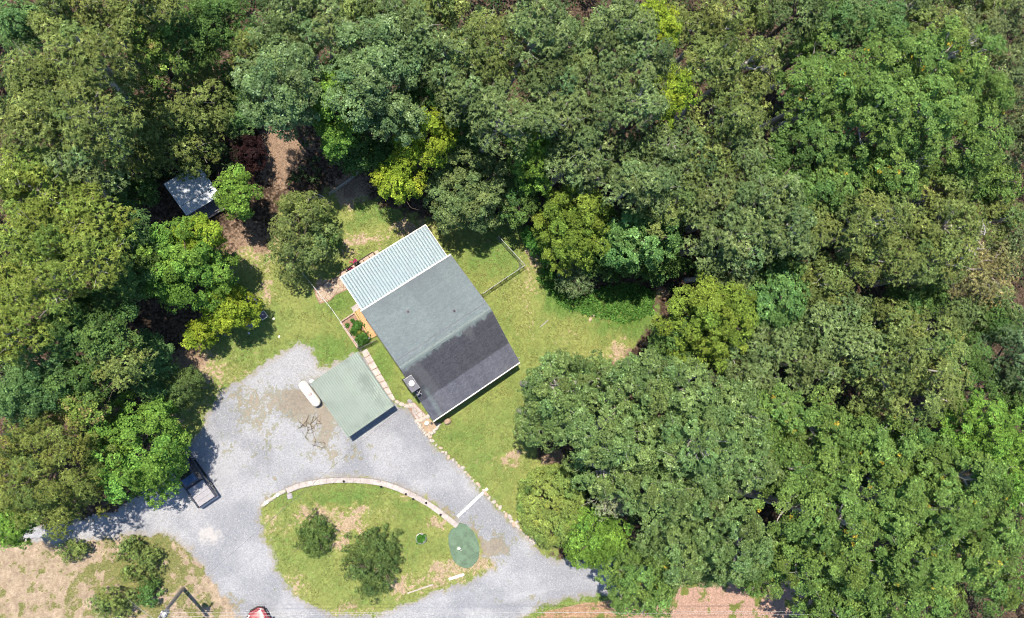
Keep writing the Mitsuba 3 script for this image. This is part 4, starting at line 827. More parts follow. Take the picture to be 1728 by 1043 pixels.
b = MB(); b.add(*box(PX0 + .1, PX1 - .1, YN - .39, PY1 - .1, .0, .10)); part(house, 'patio_floor', H(b.mesh()), 'concrete')

# ================================================================ carport
CA = math.radians(34.3); C0 = (-4.15, -1.45)
CW, CL = 5.2, 6.2
def C(vf): return place(vf, C0[0], C0[1], CA)
cp = thing('carport', 'open carport with a flat green ribbed metal roof standing on the gravel', 'carport')
def cz(y): return 2.25 + .012 * y
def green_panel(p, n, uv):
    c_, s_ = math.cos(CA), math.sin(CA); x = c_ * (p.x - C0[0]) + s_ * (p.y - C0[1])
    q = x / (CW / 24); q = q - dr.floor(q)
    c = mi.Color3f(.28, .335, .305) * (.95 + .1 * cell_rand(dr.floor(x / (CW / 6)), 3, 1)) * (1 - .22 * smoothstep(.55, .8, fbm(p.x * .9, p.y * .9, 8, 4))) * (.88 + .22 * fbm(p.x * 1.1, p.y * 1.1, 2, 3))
    return mix(c, (.17, .245, .21), smoothstep(.24, .08, dr.abs(q - .74)) * (.4 + .6 * noise(p.x * 2, p.y * 2, 2)))  # dark line beside each rib: seam shade painted into the colour
scene['mat_greenmetal'] = two(rough(proc(green_panel), .6, specular=.25))
b = MB()
for y in (-.4, -3.1, -5.9): b.add(*box(.15, CW - .15, y - .05, y + .05, 2.0, 2.16))
for x in (.2, CW - .3): b.add(*box(x, x + .1, -CL + .2, -.1, 1.88, 1.995))
frm = part(cp, 'roof', C(b.mesh()), 'darkmetal', label='flat green metal roof with fine ribs')
NP = 6; pw = CW / NP
for k in range(NP):
    x0 = k * pw
    part(frm, 'panel', C(rib_panel(x0 + .002, x0 + pw - .002, [x0 + pw * (q + .5) / 4 for q in range(4)], 0, -CL, cz, .012, .035, .03)), 'greenmetal')
for x in (.003, CW - .03): part(frm, 'edge_trim', C(box(x, x + .03, -CL, 0, 2.08, 2.16)), 'greenmetal')
part(frm, 'fascia', C(box(0, CW, -CL - .03, -CL - .004, 2.02, 2.17)), 'darkmetal')
for x in (.25, CW - .25):
    for y in (-.3, -3.1, -5.9): part(cp, 'post', C(box(x - .05, x + .05, y - .05, y + .05, 0, 1.88)), 'greywood')
for k in range(2): part(cp, 'back_wall', C(box(.2 + k * 2.41, .2 + (k + 1) * 2.39, -.12, -.06, .05, 1.87)), 'siding')
# ================================================================ propane tank
ta = math.atan2(-(683 - 645), 537 - 508) + .1
tk = thing('propane_tank', 'long white propane tank with a pinkish dome lid beside the green carport', 'gas tank')
tc = (-4.25, -2.46); prof = [(0, -1.42), (.16, -1.40), (.31, -1.31), (.41, -1.16), (.45, -.98), (.45, .98), (.41, 1.16), (.31, 1.31), (.16, 1.40), (0, 1.42)]
v, f = lathe(prof, 28); v = np.stack([v[:, 2], v[:, 0], v[:, 1]], 1)
TA = math.atan2(-.80, .60)
part(tk, 'shell', place((v, f), tc[0], tc[1], TA, .68), 'white', 60)
part(tk, 'dome_lid', place(lathe([(.2, 1.1), (.2, 1.24), (.17, 1.29), (0, 1.31)], 20), tc[0], tc[1]), 'dullred', 40)
for s in (-.8, .8):
    part(tk, 'saddle', place(box(s - .07, s + .07, -.3, .3, 0, .38), tc[0], tc[1], TA), 'concrete')
for q, (u, w_) in enumerate([((-4.83, -1.55), .34), ((-4.11, -1.27), .24)]):
    k = thing('concrete_block', ['larger white block on the gravel at the upper end of the propane tank', 'smaller white block at the carport corner by the propane tank'][q], 'block'); put(k, place(rbox(-w_ * .8, w_ * .8, -w_ * .6, w_ * .6, 0, .3, .03), u[0], u[1], .6), 'white')

# ================================================================ shed in the woods
SA = math.radians(34.5); S0 = (-15.28, 13.97)      # its front-left roof corner
sh = thing('metal_shed', 'small shed with a grey-blue metal roof and front porch under the trees', 'shed')
def S(vf): return place(vf, S0[0], S0[1], SA)
SW, SD, SP = 3.55, 3.3, .95
scene['mat_shedmetal'] = two(rough(tone((.56, .62, .70), .2, 1.4, 8), .5, specular=.4))
b = MB(); b.add(*box(.15, SW - .15, SP, SD - .15, 0, 2.4)); part(sh, 'wall', S(b.mesh()), 'darkwood')
def sz(y): return 2.55 + .42 * min(1, max(0, (y - SP)) / (SD - SP)) 
b = MB(); b.add(*box(.1, SW - .1, SP - .05, SP + .05, 2.41, 2.5)); b.add(*box(.1, SW - .1, SD - .3, SD - .2, 2.41, 2.85)); srf = part(sh, 'roof', S(b.mesh()), 'greywood')
for k in range(4):
    x0 = k * SW / 4; p = SW / 4
    part(srf, 'panel', S(rib_panel(x0 + .002, x0 + p - .002, [x0 + p * (q + .5) / 3 for q in range(3)], SP, SD, lambda y: 2.56 + .40 * (y - SP) / (SD - SP), .015, .03, .02)), 'shedmetal')
    part(srf, 'porch_panel', S(rib_panel(x0 + .002, x0 + p - .002, [x0 + p * (q + .5) / 3 for q in range(3)], 0, SP + .06, lambda y: 2.28 + .23 * y, .015, .03, .02)), 'shedmetal')
for x in (.12, SW / 2, SW - .12): part(sh, 'porch_post', S(box(x - .05, x + .05, .08, .18, 0, 2.25)), 'greywood')
dk = part(sh, 'porch_floor', S(box(.05, SW + .1, -.75, SP - .01, .18, .30)), 'darkwood')
for k in range(9): part(dk, 'plank', S(box(.06, SW + .09, -.74 + k * .187, -.74 + k * .187 + .17, .302, .33)), 'greywood')
for (x0, x1) in ((.1, 1.3), (2.2, SW)):
    b = MB(); b.add(*box(x0, x1, -.72, -.66, 1.1, 1.17)); b.add(*box(x0, x1, -.71, -.67, .55, .6))
    for x in (x0 + .04, (x0 + x1) / 2, x1 - .04): b.add(*box(x - .035, x + .035, -.725, -.655, .33, 1.1))
    part(sh, 'railing', S(b.mesh()), 'greywood')
wn = part(sh, 'door', S(box(1.2, 2.1, SP - .04, SP - .004, .33, 2.2)), 'greywood')

# ================================================================ vehicles
def wheel_parts(t, x, y, r, w_, pl):
    k = part(t, 'wheel', pl(place(( lambda m: (np.stack([m[0][:, 0], m[0][:, 2], m[0][:, 1]], 1), m[1]))(lathe([(r * .6, -w_), (r * .93, -w_), (r, -w_ * .7), (r, w_ * .7), (r * .93, w_), (r * .6, w_)], 22)), x, y, 0, r)), 'tyre', 50)
    part(k, 'rim', pl(place((lambda m: (np.stack([m[0][:, 0], m[0][:, 2], m[0][:, 1]], 1), m[1]))(lathe([(0, -w_ * .8), (r * .58, -w_ * .9), (r * .6, -w_ * .5), (r * .6, w_ * .5), (r * .58, w_ * .9), (0, w_ * .8)], 16)), x, y, 0, r)), 'chrome', 40)
tr_ = thing('pickup_truck', 'black pickup truck with grey bed cover, half hidden under the bright green tree', 'pickup truck')
rear = (-13.11, -12.14); TH = math.atan2(.83, -.56)
def K(vf): return place(vf, rear[0], rear[1], TH)
# x forward from the tailgate, y left
body = MB()
body.add(*hull([(.0, -.93, .62), (.0, .93, .62), (.0, -.95, 1.06), (.0, .95, 1.06), (.1, -.98, .5), (.1, .98, .5), (5.2, -.98, .45), (5.2, .98, .45), (5.75, -.84, .5), (5.75, .84, .5), (5.8, -.8, .9), (5.8, .8, .9), (5.45, -.94, 1.06), (5.45, .94, 1.06), (5.7, -.78, 1.0), (5.7, .78, 1.0), (.06, -.99, .9), (.06, .99, .9), (5.2, -.99, .9), (5.2, .99, .9), (2.0, -.97, 1.06), (2., .97, 1.06)]))
for s in (-1, 1):
    for x in (1.12, 4.75): body.add(*hull([(x + .62 * math.cos(a), s * (.95 + .06 * (q)), .47 + .62 * math.sin(a)) for a in np.linspace(0, math.pi, 9) for q in (0, 1)]))   # wheel arches
bd = part(tr_, 'body', K(body.mesh()), 'paint', 35)
part(tr_, 'hood', K(hull([(4.35, -.85, 1.05), (4.35, .85, 1.05), (5.62, -.78, 1.0), (5.62, .78, 1.0), (4.4, -.78, 1.17), (4.4, .78, 1.17), (5.5, -.66, 1.09), (5.5, .66, 1.09), (5.0, -.3, 1.19), (5.0, .3, 1.19)])), 'paint', 30)
cab = part(tr_, 'cab', K(hull([(1.98, -.88, 1.05), (1.98, .88, 1.05), (4.5, -.88, 1.05), (4.5, .88, 1.05), (2.22, -.68, 1.76), (2.22, .68, 1.76), (3.6, -.68, 1.80), (3.6, .68, 1.80), (2.35, -.6, 1.84), (2.35, .6, 1.84), (3.45, -.6, 1.87), (3.45, .6, 1.87)])), 'paint', 30)
def quadplate(p, t=.012):
    p = np.array(p, float); n = np.cross(p[1] - p[0], p[2] - p[0]); n /= np.linalg.norm(n); return hexa(p, p + n * t)
part(cab, 'rear_window', K(quadplate([(2.035, -.66, 1.22), (2.185, -.58, 1.66), (2.185, .58, 1.66), (2.035, .66, 1.22)][::-1], .02)), 'glass')
part(cab, 'windscreen', K(quadplate([(4.42, -.74, 1.12), (4.42, .74, 1.12), (3.68, .60, 1.74), (3.68, -.60, 1.74)], .02)), 'glass')
part(cab, 'sunroof', K(box(2.98, 3.42, -.52, .52, 1.862, 1.885)), 'glass'); part(cab, 'roof_glass', K(box(2.32, 2.94, -.58, .58, 1.83, 1.884)), 'blueglass', label='blue tinted rear roof glass')
for s in (-1, 1):
    for (xa, xb, xc, xd) in ((2.3, 3.12, 3.12, 2.42), (3.2, 4.15, 3.62, 3.2)):
        p = [(xa, s * .855, 1.16), (xb, s * .855, 1.16), (xc, s * .715, 1.70), (xd, s * .715, 1.70)]
        part(cab, 'side_window', K(quadplate(p if s < 0 else p[::-1], .018)), 'glass')
    m = part(tr_, 'mirror', K(rbox(3.98, 4.14, s * 1.12 - .13, s * 1.12 + .13, 1.12, 1.36, .03)), 'paint')
    part(tr_, 'taillight', K(rbox(-.03, .06, s * .88 - .07, s * .88 + .07, .7, 1.02, .02)), 'redlamp')
    part(tr_, 'headlight', K(rbox(5.66, 5.79, s * .66 - .14, s * .66 + .14, .78, .92, .02)), 'chrome')
    part(tr_, 'bed_rail', K(rbox(.04, 1.96, s * .89 - .075, s * .89 + .075, 1.05, 1.13, .025)), 'paint')
    part(tr_, 'side_step', K(rbox(1.9, 3.9, s * 1.03 - .07, s * 1.03 + .07, .36, .43, .02)), 'black')
    for x in (1.12, 4.75): wheel_parts(tr_, x, s * .87, .41, .14, K)
tn = part(tr_, 'bed_cover', K(box(.06, 1.93, -.80, .80, 1.06, 1.09)), 'black', label='pale grey folding bed cover')
for k in range(4): part(tn, 'panel', K(rbox(.07 + k * .465, .07 + k * .465 + .455, -.79, .79, 1.085, 1.125, .012)), 'tonneau')
part(tr_, 'tailgate', K(rbox(-.035, .035, -.80, .80, .62, 1.10, .02)), 'paint'); part(tr_, 'bumper', K(rbox(-.20, .0, -.92, .92, .48, .64, .03)), 'chrome')
part(tr_, 'front_bumper', K(rbox(5.74, 5.92, -.9, .9, .45, .66, .04)), 'paint')

car = thing('red_car', 'dark red car entering at the bottom edge below the gravel loop', 'car')
cf = (-9.01, -22.06); RH = math.radians(118)
def V(vf): return place(vf, cf[0], cf[1] - .03, RH)          # x forward, nose up the picture
b = MB(); b.add(*hull([(-.0, -.35, .42), (.0, .35, .42), (-.25, -.75, .4), (-.25, .75, .4), (-.08, -.45, .70), (-.08, .45, .70), (-.4, -.8, .74), (-.4, .8, .74), (-1.2, -.88, .4), (-1.2, .88, .4), (-1.3, -.87, .86), (-1.3, .87, .86), (-3.9, -.88, .4), (-3.9, .88, .4), (-4.3, -.72, .45), (-4.3, .72, .45), (-4.25, -.72, .9), (-4.25, .72, .9), (-3.6, -.86, .9), (-3.6, .86, .9)])); part(car, 'body', V(b.mesh()), 'redpaint', 40)
cb = part(car, 'cabin', V(hull([(-1.15, -.72, .86), (-1.15, .72, .86), (-4.1, -.72, .88), (-4.1, .72, .88), (-1.95, -.56, 1.40), (-1.95, .56, 1.40), (-3.3, -.56, 1.42), (-3.3, .56, 1.42)])), 'redpaint', 30)
part(cb, 'windscreen', V(quadplate([(-1.2, -.62, .92), (-1.2, .62, .92), (-1.9, .5, 1.37), (-1.9, -.5, 1.37)], .018)), 'glass')
part(car, 'bonnet', V(hull([(-.22, -.55, .69), (-.22, .55, .69), (-1.12, -.7, .84), (-1.12, .7, .84), (-.5, -.4, .80), (-.5, .4, .80), (-1.1, -.5, .91), (-1.1, .5, .91)])), 'redpaint', 40)
part(car, 'front_bumper', V(hull([(.05, -.3, .4), (.05, .3, .4), (.05, -.3, .55), (.05, .3, .55), (-.3, -.83, .4), (-.3, .83, .4), (-.3, -.83, .56), (-.3, .83, .56)])), 'black')
for s in (-1, 1):
    part(car, 'headlight', V(hull([(-.16, s * .52, .62), (-.16, s * .52, .74), (-.42, s * .82, .66), (-.42, s * .82, .78), (-.32, s * .5, .76)])), 'chrome', 30)
    part(car, 'mirror', V(rbox(-1.5, -1.34, s * .98 - .1, s * .98 + .1, .92, 1.06, .03)), 'redpaint')
    part(car, 'pillar_trim', V(tube([(-1.1, s * .72, .9), (-1.92, s * .57, 1.41), (-3.3, s * .57, 1.43)], .025, 6)), 'chrome')
    for x in (-.85, -3.45): wheel_parts(car, x, s * .78, .33, .11, V)
    p = [(-1.5, s * .70, .95), (-3.0, s * .70, .95), (-3.0, s * .585, 1.34), (-2.0, s * .585, 1.34)]; part(cb, 'side_window', V(quadplate(p[::-1] if s < 0 else p, .018)), 'glass')

# ================================================================ utility pole and lines
PP = (-15.24, -19.97); up = thing('utility_pole', 'wooden utility pole leaning out of the straw verge at the bottom left', 'utility pole')
part(up, 'pole', tube([(*PP, -.3), (PP[0], PP[1], 5), (PP[0], PP[1], 10.6)], [.17, .15, .12], 12), 'polewood', 60)
arm = part(up, 'crossarm', place(rbox(-.06, .06, -1.15, 1.15, 9.7, 9.84, .015), PP[0], PP[1], math.radians(-28)), 'greywood')
ends = []
for q in (-1.0, -.45, .5, 1.05):
    a = math.radians(-28); ex, ey = PP[0] - math.sin(a) * q, PP[1] + math.cos(a) * q; ends.append((ex, ey))
    part(up, 'insulator', place(lathe([(.03, 9.84), (.07, 9.88), (.04, 9.93), (.075, 9.98), (.03, 10.05), (0, 10.06)], 10), ex, ey), 'white', 40)
tf_ = part(up, 'transformer', place(lathe([(0, 7.5), (.24, 7.52), (.25, 8.3), (.22, 8.38), (0, 8.42)], 18), PP[0] + .32, PP[1] + .22), 'galv', 40)
part(tf_, 'bushing', place(lathe([(.04, 8.38), (.07, 8.5), (.04, 8.62), (0, 8.64)], 10), PP[0] + .36, PP[1] + .25), 'white', 40)
for k, q in enumerate((7.65, 8.2)): part(up, 'bracket', tube([(PP[0], PP[1], q), (PP[0] + .3, PP[1] + .2, q)], .03, 6), 'darkmetal')
b = MB()
for (dx, dy) in ((.5, .1), (.75, .0)): b.add(*tube([(PP[0] + .1, PP[1], 8.9), (PP[0] + dx, PP[1] + dy, 9.15), (PP[0] + dx, PP[1] + dy, 9.45)], .03, 6))
part(up, 'cutout', b, 'white', 40)
def wire(a, c, sag, r, label, name='power_line', cat='power line', group=None, mat='wire'):
    k = thing(name, label, cat, group); t = np.linspace(0, 1, 25)[:, None]; a, c = np.array(a, float), np.array(c, float)
    put(k, tube(a + (c - a) * t - np.array([0, 0, sag]) * (4 * t * (1 - t)), r, 5), mat)
wire((*ends[3], 10.06), (*(56.35, -24.47), 10.2), .5, .010, 'upper pale power line running along the bottom edge from the pole')
wire((*ends[0], 10.06), (*(56.32, -24.97), 10.2), .5, .010, 'lower pale power line running along the bottom edge from the pole')
wire((PP[0], PP[1], 8.0), (*(58.12, -24.76), 8.2), .5, .012, 'thicker line strung under the others along the bottom edge from the pole')
wire((PP[0], PP[1] + .1, 7.4), (*mp, 4.5), .5, .012, 'service line from the pole across the island and gravel to the house', mat='darkwire')
wire((PP[0], PP[1], 9.2), (-20.41, -20.15) + (0,), 0, .012, 'guy wire from pole to the straw field, upper', 'guy_wire', 'guy wire')
wire((PP[0], PP[1], 9.0), (-19.40, -21.20) + (0,), 0, .012, 'guy wire from pole to the straw field, lower', 'guy_wire', 'guy wire')
st = thing('tree_stump', 'orange-brown cut stump in the scrub at the bottom left', 'stump'); sp_ = (-18.74, -20.21)
b = MB(); b.add(*place(lathe([(.36, -.05), (.27, .12), (.24, .34), (.22, .36), (0, .37)], 14), *sp_)); put(st, b, 'rust', 50)

# ================================================================ chain-link fences
def fence(pts, label, h=1.15, step=2.2, mat='galv', gates=()):
    t = thing('wire_fence', label, 'fence'); ln = LineString(pts); n = max(2, int(round(ln.length / step)) + 1)
    ps = [ln.interpolate(d) for d in np.linspace(0, ln.length, n)] + [Point(p) for p in pts[1:-1]]
    for p in ps: part(t, 'post', lathe([(.035, 0), (.035, h + .06), (.045, h + .07), (0, h + .11)], 8, (p.x, p.y, 0)), mat, 40)
    part(t, 'top_rail', tube([(x, y, h) for x, y in pts] if len(pts) < 3 else [(q.x, q.y, h) for q in [ln.interpolate(d) for d in np.linspace(0, ln.length, 40)]], .028, 6), mat, 40)
    b = MB(); L_ = ln.length; s = 0
    while s < L_:                                            # the diagonal wires of the mesh
        for sg in (-1, 1):
            e = min(max(s + sg * h, 0), L_); hh = abs(e - s)
            if hh < .1: continue
            p, q = ln.interpolate(s), ln.interpolate(e); z0, z1 = (.04, .04 + hh * .95)
            b.add(*tube([(p.x, p.y, z0), (q.x, q.y, z1)], .004, 3, False))
        s += .09
    part(t, 'mesh', b, mat, kind='stuff')
    return t
fence([(14.04, 13.08), (16.75, 10.20), (12.41, 7.27)], 'wire fence round the back corner of the lawn right of the house', 1.15)
fence([(-5.02, 9.02), (-2.30, 5.59), (0.21, 2.07)], 'wire fence crossing the flagstone path left of the house', 1.1)
fence([(-2.64, 16.86), (-1.00, 18.11), (0.54, 19.49), (2.16, 20.65)], 'wire fence half shaded at the back edge of the lawn under the trees', 1.15)
# two dark gate posts in the right-hand fence
for q, (u, l) in enumerate((((14.87, 8.88), 'dark gate post in the right fence nearer the corner'), ((13.45, 7.92), 'dark gate post in the right fence nearer the house'))):
    k = thing('gate_post', l, 'post'); b = MB()
    for d in (-.08, .08): b.add(*box(u[0] + d - .03, u[0] + d + .03, u[1] + d * .6 - .03, u[1] + d * .6 + .03, 0, 1.0))
    put(k, b, 'darkwood')

# ================================================================ paths, garden, planters
def cells(poly, size, seed, gap, inset=0):
    """irregular flat stones filling a polygon"""
    rng = np.random.default_rng(seed); x0, y0, x1, y1 = poly.bounds; P = []
    for x in np.arange(x0 - size, x1 + size, size):
        for y in np.arange(y0 - size, y1 + size, size): P.append((x + rng.uniform(-.38, .38) * size, y + rng.uniform(-.38, .38) * size))
    out = []
    for c in voronoi_diagram(MultiPoint(P)).geoms:
        g = c.intersection(poly).buffer(-gap, join_style=2).buffer(gap * .4)
        if not g.is_empty and g.area > size * size * .12 and g.geom_type == 'Polygon': out.append(g)
    return out
def paving(key, poly, size, seed, mat, gap=.035, z=.045, piece='flagstone'):
    rng = np.random.default_rng(seed + 1)
    for g in cells(poly, size, seed, gap): part(key, piece, prism(g.simplify(.02), .0, z + rng.uniform(-.008, .01)), mat)
k = struct('flagstone_path', 'tan flagstone path from the wire fence to the patio roof', 'path')
fp = Polygon([(-3.94, 7.65), (-1.04, 9.21), (-0.46, 8.34), (-0.74, 7.70), (-1.98, 7.16), (-2.53, 6.51), (-3.43, 6.27), (-3.77, 6.91)])
put(k, sheet(fp.buffer(.08), .016), 'soil'); paving(k, fp, .62, 3, 'flag')
k = struct('side_path', 'short pinkish flagstone path at the front left corner of the house', 'path')
fp2 = Polygon([(5.05, -3.29), (5.68, -3.54), (7.02, -4.95), (6.09, -5.40), (5.57, -4.69), (5.16, -3.99)]); put(k, sheet(fp2.buffer(.06), .018), 'soil'); paving(k, fp2, .6, 5, 'concrete')
k = struct('concrete_walk', 'narrow pale concrete walk along the right side of the green carport', 'path')
cw = [((0.55, 1.49), (1.06, 1.84)), ((3.26, -3.38), (3.89, -3.22))]
q0, q1 = np.array(cw[0]), np.array(cw[1]); put(k, sheet(Polygon([tuple(q0[0]), tuple(q0[1]), tuple(q1[1]), tuple(q1[0])]), .014), 'soil')
for s in range(8):
    a, b_ = s / 8, (s + 1) / 8 - .012; pp = [q0[0] + (q1[0] - q0[0]) * a, q0[1] + (q1[1] - q0[1]) * a, q0[1] + (q1[1] - q0[1]) * b_, q0[0] + (q1[0] - q0[0]) * b_]
    part(k, 'slab', prism([tuple(x * .985 + np.mean(pp, 0) * .015) for x in pp], 0, .06), 'concrete')
# round bed of stones at the house corner
k = thing('stone_flower_bed', 'small bed of orange soil ringed by pale stones at the house corner', 'flower bed')
bed = Polygon([(5.98, -5.45), (6.44, -5.98), (7.03, -6.69), (7.55, -6.42), (7.96, -6.02), (8.14, -5.56), (7.49, -5.43), (7.02, -4.95)]); put(k, sheet(bed, .05), 'boulder')
rng = np.random.default_rng(8); ring = LineString([(5.92, -5.33), (6.21, -5.75), (6.56, -6.27), (6.91, -6.69), (7.38, -6.53), (7.78, -6.19), (8.14, -5.67)])
n = 13
for s in range(n):
    p = ring.interpolate(s / (n - 1), normalized=True); part(k, 'stone', place(rock(.22 * rng.uniform(.7, 1.3), .15, .13, s), p.x, p.y, rng.uniform(0, 3), .06), 'whitestone', True)
ring = LineString([(5.98, -5.28), (6.56, -5.12), (7.02, -4.90)])
for s in range(4):
    p = ring.interpolate(s / 3, normalized=True); part(k, 'stone', place(rock(.3, .2, .12, 30 + s), p.x, p.y, .6, .05), 'whitestone', True)
k = thing('white_rock', 'white rock lying on the orange soil of the stone ringed bed', 'rock'); put(k, place(rock(.24, .2, .2, 44), *(6.91, -5.53), .3, .12), 'white', True)
k = thing('dark_pot', 'small dark pot by the house corner beside the white rock', 'pot'); put(k, place(lathe([(.0, 0), (.09, 0), (.12, .26), (.105, .26), (.09, .2), (0, .19)], 14), *(7.37, -5.54)), 'black', 40)
k = thing('boulder', 'tan boulder on the lawn just off the front porch', 'boulder'); put(k, place(rock(.36, .30, .28, 51, 3), *(8.96, -5.40), .4, .16), 'boulder', True)
# stones between walk and path
for q, (u, r, m) in enumerate((((3.60, -3.10), .22, 'whitestone'), ((4.01, -3.39), .24, 'whitestone'), ((4.44, -3.63), .28, 'whitestone'), ((4.93, -3.81), .30, 'whitestone'), ((5.39, -3.76), .26, 'whitestone'), ((5.25, -3.35), .26, 'greystone'))):
    k = thing('stepping_stone', ['whitish stone at the lower end of the concrete walk', 'first pale stone past the end of the concrete walk', 'second pale stone past the end of the concrete walk', 'long pale stone between carport corner and house', 'pale stone next to the house wall by the side path', 'grey stone on the grass beside the house chimney'][q], 'stone'); put(k, place(rock(r, r * .7, .1, 60 + q), u[0], u[1], -.3, .05), m, True)
# edging rocks down the right side of the drive
rng = np.random.default_rng(21); ln = LineString([(7.03, -6.63), (8.14, -8.05), (9.60, -9.25), (11.08, -10.75), (12.62, -12.50), (14.11, -13.95), (15.24, -15.17), (16.44, -16.45), (17.71, -17.62)]); s = .2; q = 0
while s < ln.length:
    p = ln.interpolate(s); r = rng.uniform(.10, .22) if s < 9.5 else rng.uniform(.10, .28)
    k = thing('edging_rock', 'pale rock in the line along the right edge of the driveway', 'rock', 'rocks edging the right side of the driveway')
    put(k, place(rock(r * 1.25, r * .8, r * .7, 100 + q), p.x + rng.normal(0, .06), p.y + rng.normal(0, .06), rng.uniform(0, 3), r * .25), 'whitestone' if q % 3 else 'stone', True)
    s += rng.uniform(.34, .62) if s < 9.5 else rng.uniform(.26, .5); q += 1
for u, r in (((15.78, -15.66), .24), ((16.03, -15.44), .2), ((17.77, -17.51), .3), ((17.47, -17.26), .2)):
    k = thing('edging_rock', 'pale rock in the line along the right edge of the driveway', 'rock', 'rocks edging the right side of the driveway'); put(k, place(rock(r, r * .8, r * .6, q), u[0], u[1], q, r * .3), 'whitestone', True); q += 1
# pinkish rocks by the fence corner
for q, u in enumerate(((17.46, 12.74), (17.71, 12.43), (17.95, 12.07), (17.84, 13.06), (18.14, 11.83))):
    k = thing('pink_rock', 'pinkish rock in the pile on bare earth behind the fence corner', 'rock', 'pinkish rocks piled behind the fence corner'); put(k, place(rock(.26, .2, .16, 140 + q), u[0], u[1], q, .06), 'stone', True)
for q, u in enumerate(((24.17, 5.23), (23.91, 4.80))):
    k = thing('pale_rock', ['upper pale rock in the bare patch amid the green ground cover', 'lower pale rock in the bare patch amid the green ground cover'][q], 'rock'); put(k, place(rock(.22, .15, .1, 150 + q), u[0], u[1], q, .05), 'stone', True)
# the garden wall that edges the island
wall = thing('garden_wall', 'low curved pale stone wall along the top of the island lawn', 'wall')
ln = LineString([(-6.27, -11.56), (-5.14, -11.10), (-3.78, -10.88), (-2.14, -10.72), (-0.47, -10.75), (1.09, -10.90), (2.62, -11.18), (4.15, -11.75), (5.76, -12.56), (7.20, -13.42), (8.54, -14.45), (9.88, -15.60)])
n = int(ln.length / .62)
for s in range(n):
    p, q = ln.interpolate(ln.length * s / n), ln.interpolate(ln.length * (s + 1) / n); a = math.atan2(q.y - p.y, q.x - p.x); d = math.hypot(q.x - p.x, q.y - p.y)
    part(wall, 'block', place(rbox(.004, d - .004, -.25, .25, -.05, .30 + .006 * (s % 3), .02), p.x, p.y, a), 'concrete')
rng = np.random.default_rng(5); ln = LineString([(-8.44, -12.84), (-7.96, -12.47), (-7.49, -12.17), (-7.01, -11.86), (-6.37, -11.55)]); n = 8
for s in range(n):
    p = ln.interpolate((s + .4) / n, normalized=True); k = thing('island_rock', 'white rock in the short row at the left tip of the island lawn', 'rock', 'white rocks at the left tip of the island'); put(k, place(rock(.24, .17, .15, 170 + s), p.x, p.y, .65 + rng.normal(0, .2), .07), 'white' if s % 4 == 1 else 'whitestone', True)
for q, u in enumerate(((-1.03, -10.82), (2.48, -11.46), (4.84, -12.26), (5.56, -12.75), (6.80, -13.17), (8.22, -14.38))):
    k = thing('garden_light', 'small black garden light along the inner side of the curved wall', 'garden light', 'garden lights along the curved wall')
    part(k, 'stake', tube([(*u, 0), (*u, .42)], .015, 6), 'black'); part(k, 'lamp', lathe([(0, .40), (.05, .40), (.06, .5), (.11, .52), (.02, .6), (0, .6)], 12, (*u, 0)), 'black', 40)
k = thing('utility_box', 'small pale grey box in the grass below the wall\'s left end', 'box'); put(k, place(rbox(-.24, .24, -.26, .26, 0, .10, .02), *(-5.99, -12.06), .2), 'greystone')
# putting green
k = thing('putting_green', 'oval of artificial putting turf at the right tip of the island lawn', 'putting green')
oval = Polygon([(10.18, -15.38), (10.82, -15.59), (11.41, -16.19), (11.82, -16.90), (12.06, -17.72), (12.05, -18.52), (11.81, -19.13), (11.28, -19.62), (10.63, -19.69), (10.05, -19.37), (9.58, -18.95), (9.35, -18.36), (9.12, -17.44), (9.06, -16.53), (9.36, -15.97), (9.82, -15.71)]).buffer(.15).buffer(-.1)
v, f = prism(oval, 0, .07); put(k, (v, f), 'turf')
k = thing('golf_flag', 'small white flag on a dark stick standing in the putting turf', 'flag'); u = (10.05, -17.84)
part(k, 'stick', tube([(*u, .07), (*u, .95)], .012, 6), 'black'); part(k, 'cloth', hexa([(u[0], u[1] - .004, .70), (u[0] + .3, u[1] - .03, .76), (u[0] + .3, u[1] + .0, .92), (u[0], u[1] - .004, .94)], [(u[0], u[1] + .004, .70), (u[0] + .3, u[1] - .02, .76), (u[0] + .3, u[1] + .01, .92), (u[0], u[1] + .004, .94)]), 'white')
part(k, 'cup', lathe([(0, .072), (.14, .072), (.15, .085), (0, .09)], 14, (u[0] + .02, u[1] + .05, 0)), 'white')
# planter ring on the island
u = (6.34, -16.56); k = thing('metal_planter', 'round galvanised tub with a green plant on the island lawn', 'planter')
part(k, 'tub', lathe([(.42, 0), (.46, .02), (.50, .5), (.52, .52), (.49, .53), (.46, .49), (.44, .3), (0, .28)], 26, (*u, 0)), 'galv', 40)
rng = np.random.default_rng(31); cen = rng.normal(0, .17, (90, 3)) * [1, 1, .7] + [u[0], u[1] - .05, .5]
v, f, c = sprays(rng, cen, rng.normal(0, .5, (90, 3)) + [0, 0, 1], np.array((.07, .2, .035)) * (1 + rng.normal(0, .15, (90, 1))), .15, .11, 'broad', 6); part(k, 'plant', (v, f), 'leaf', color=c)
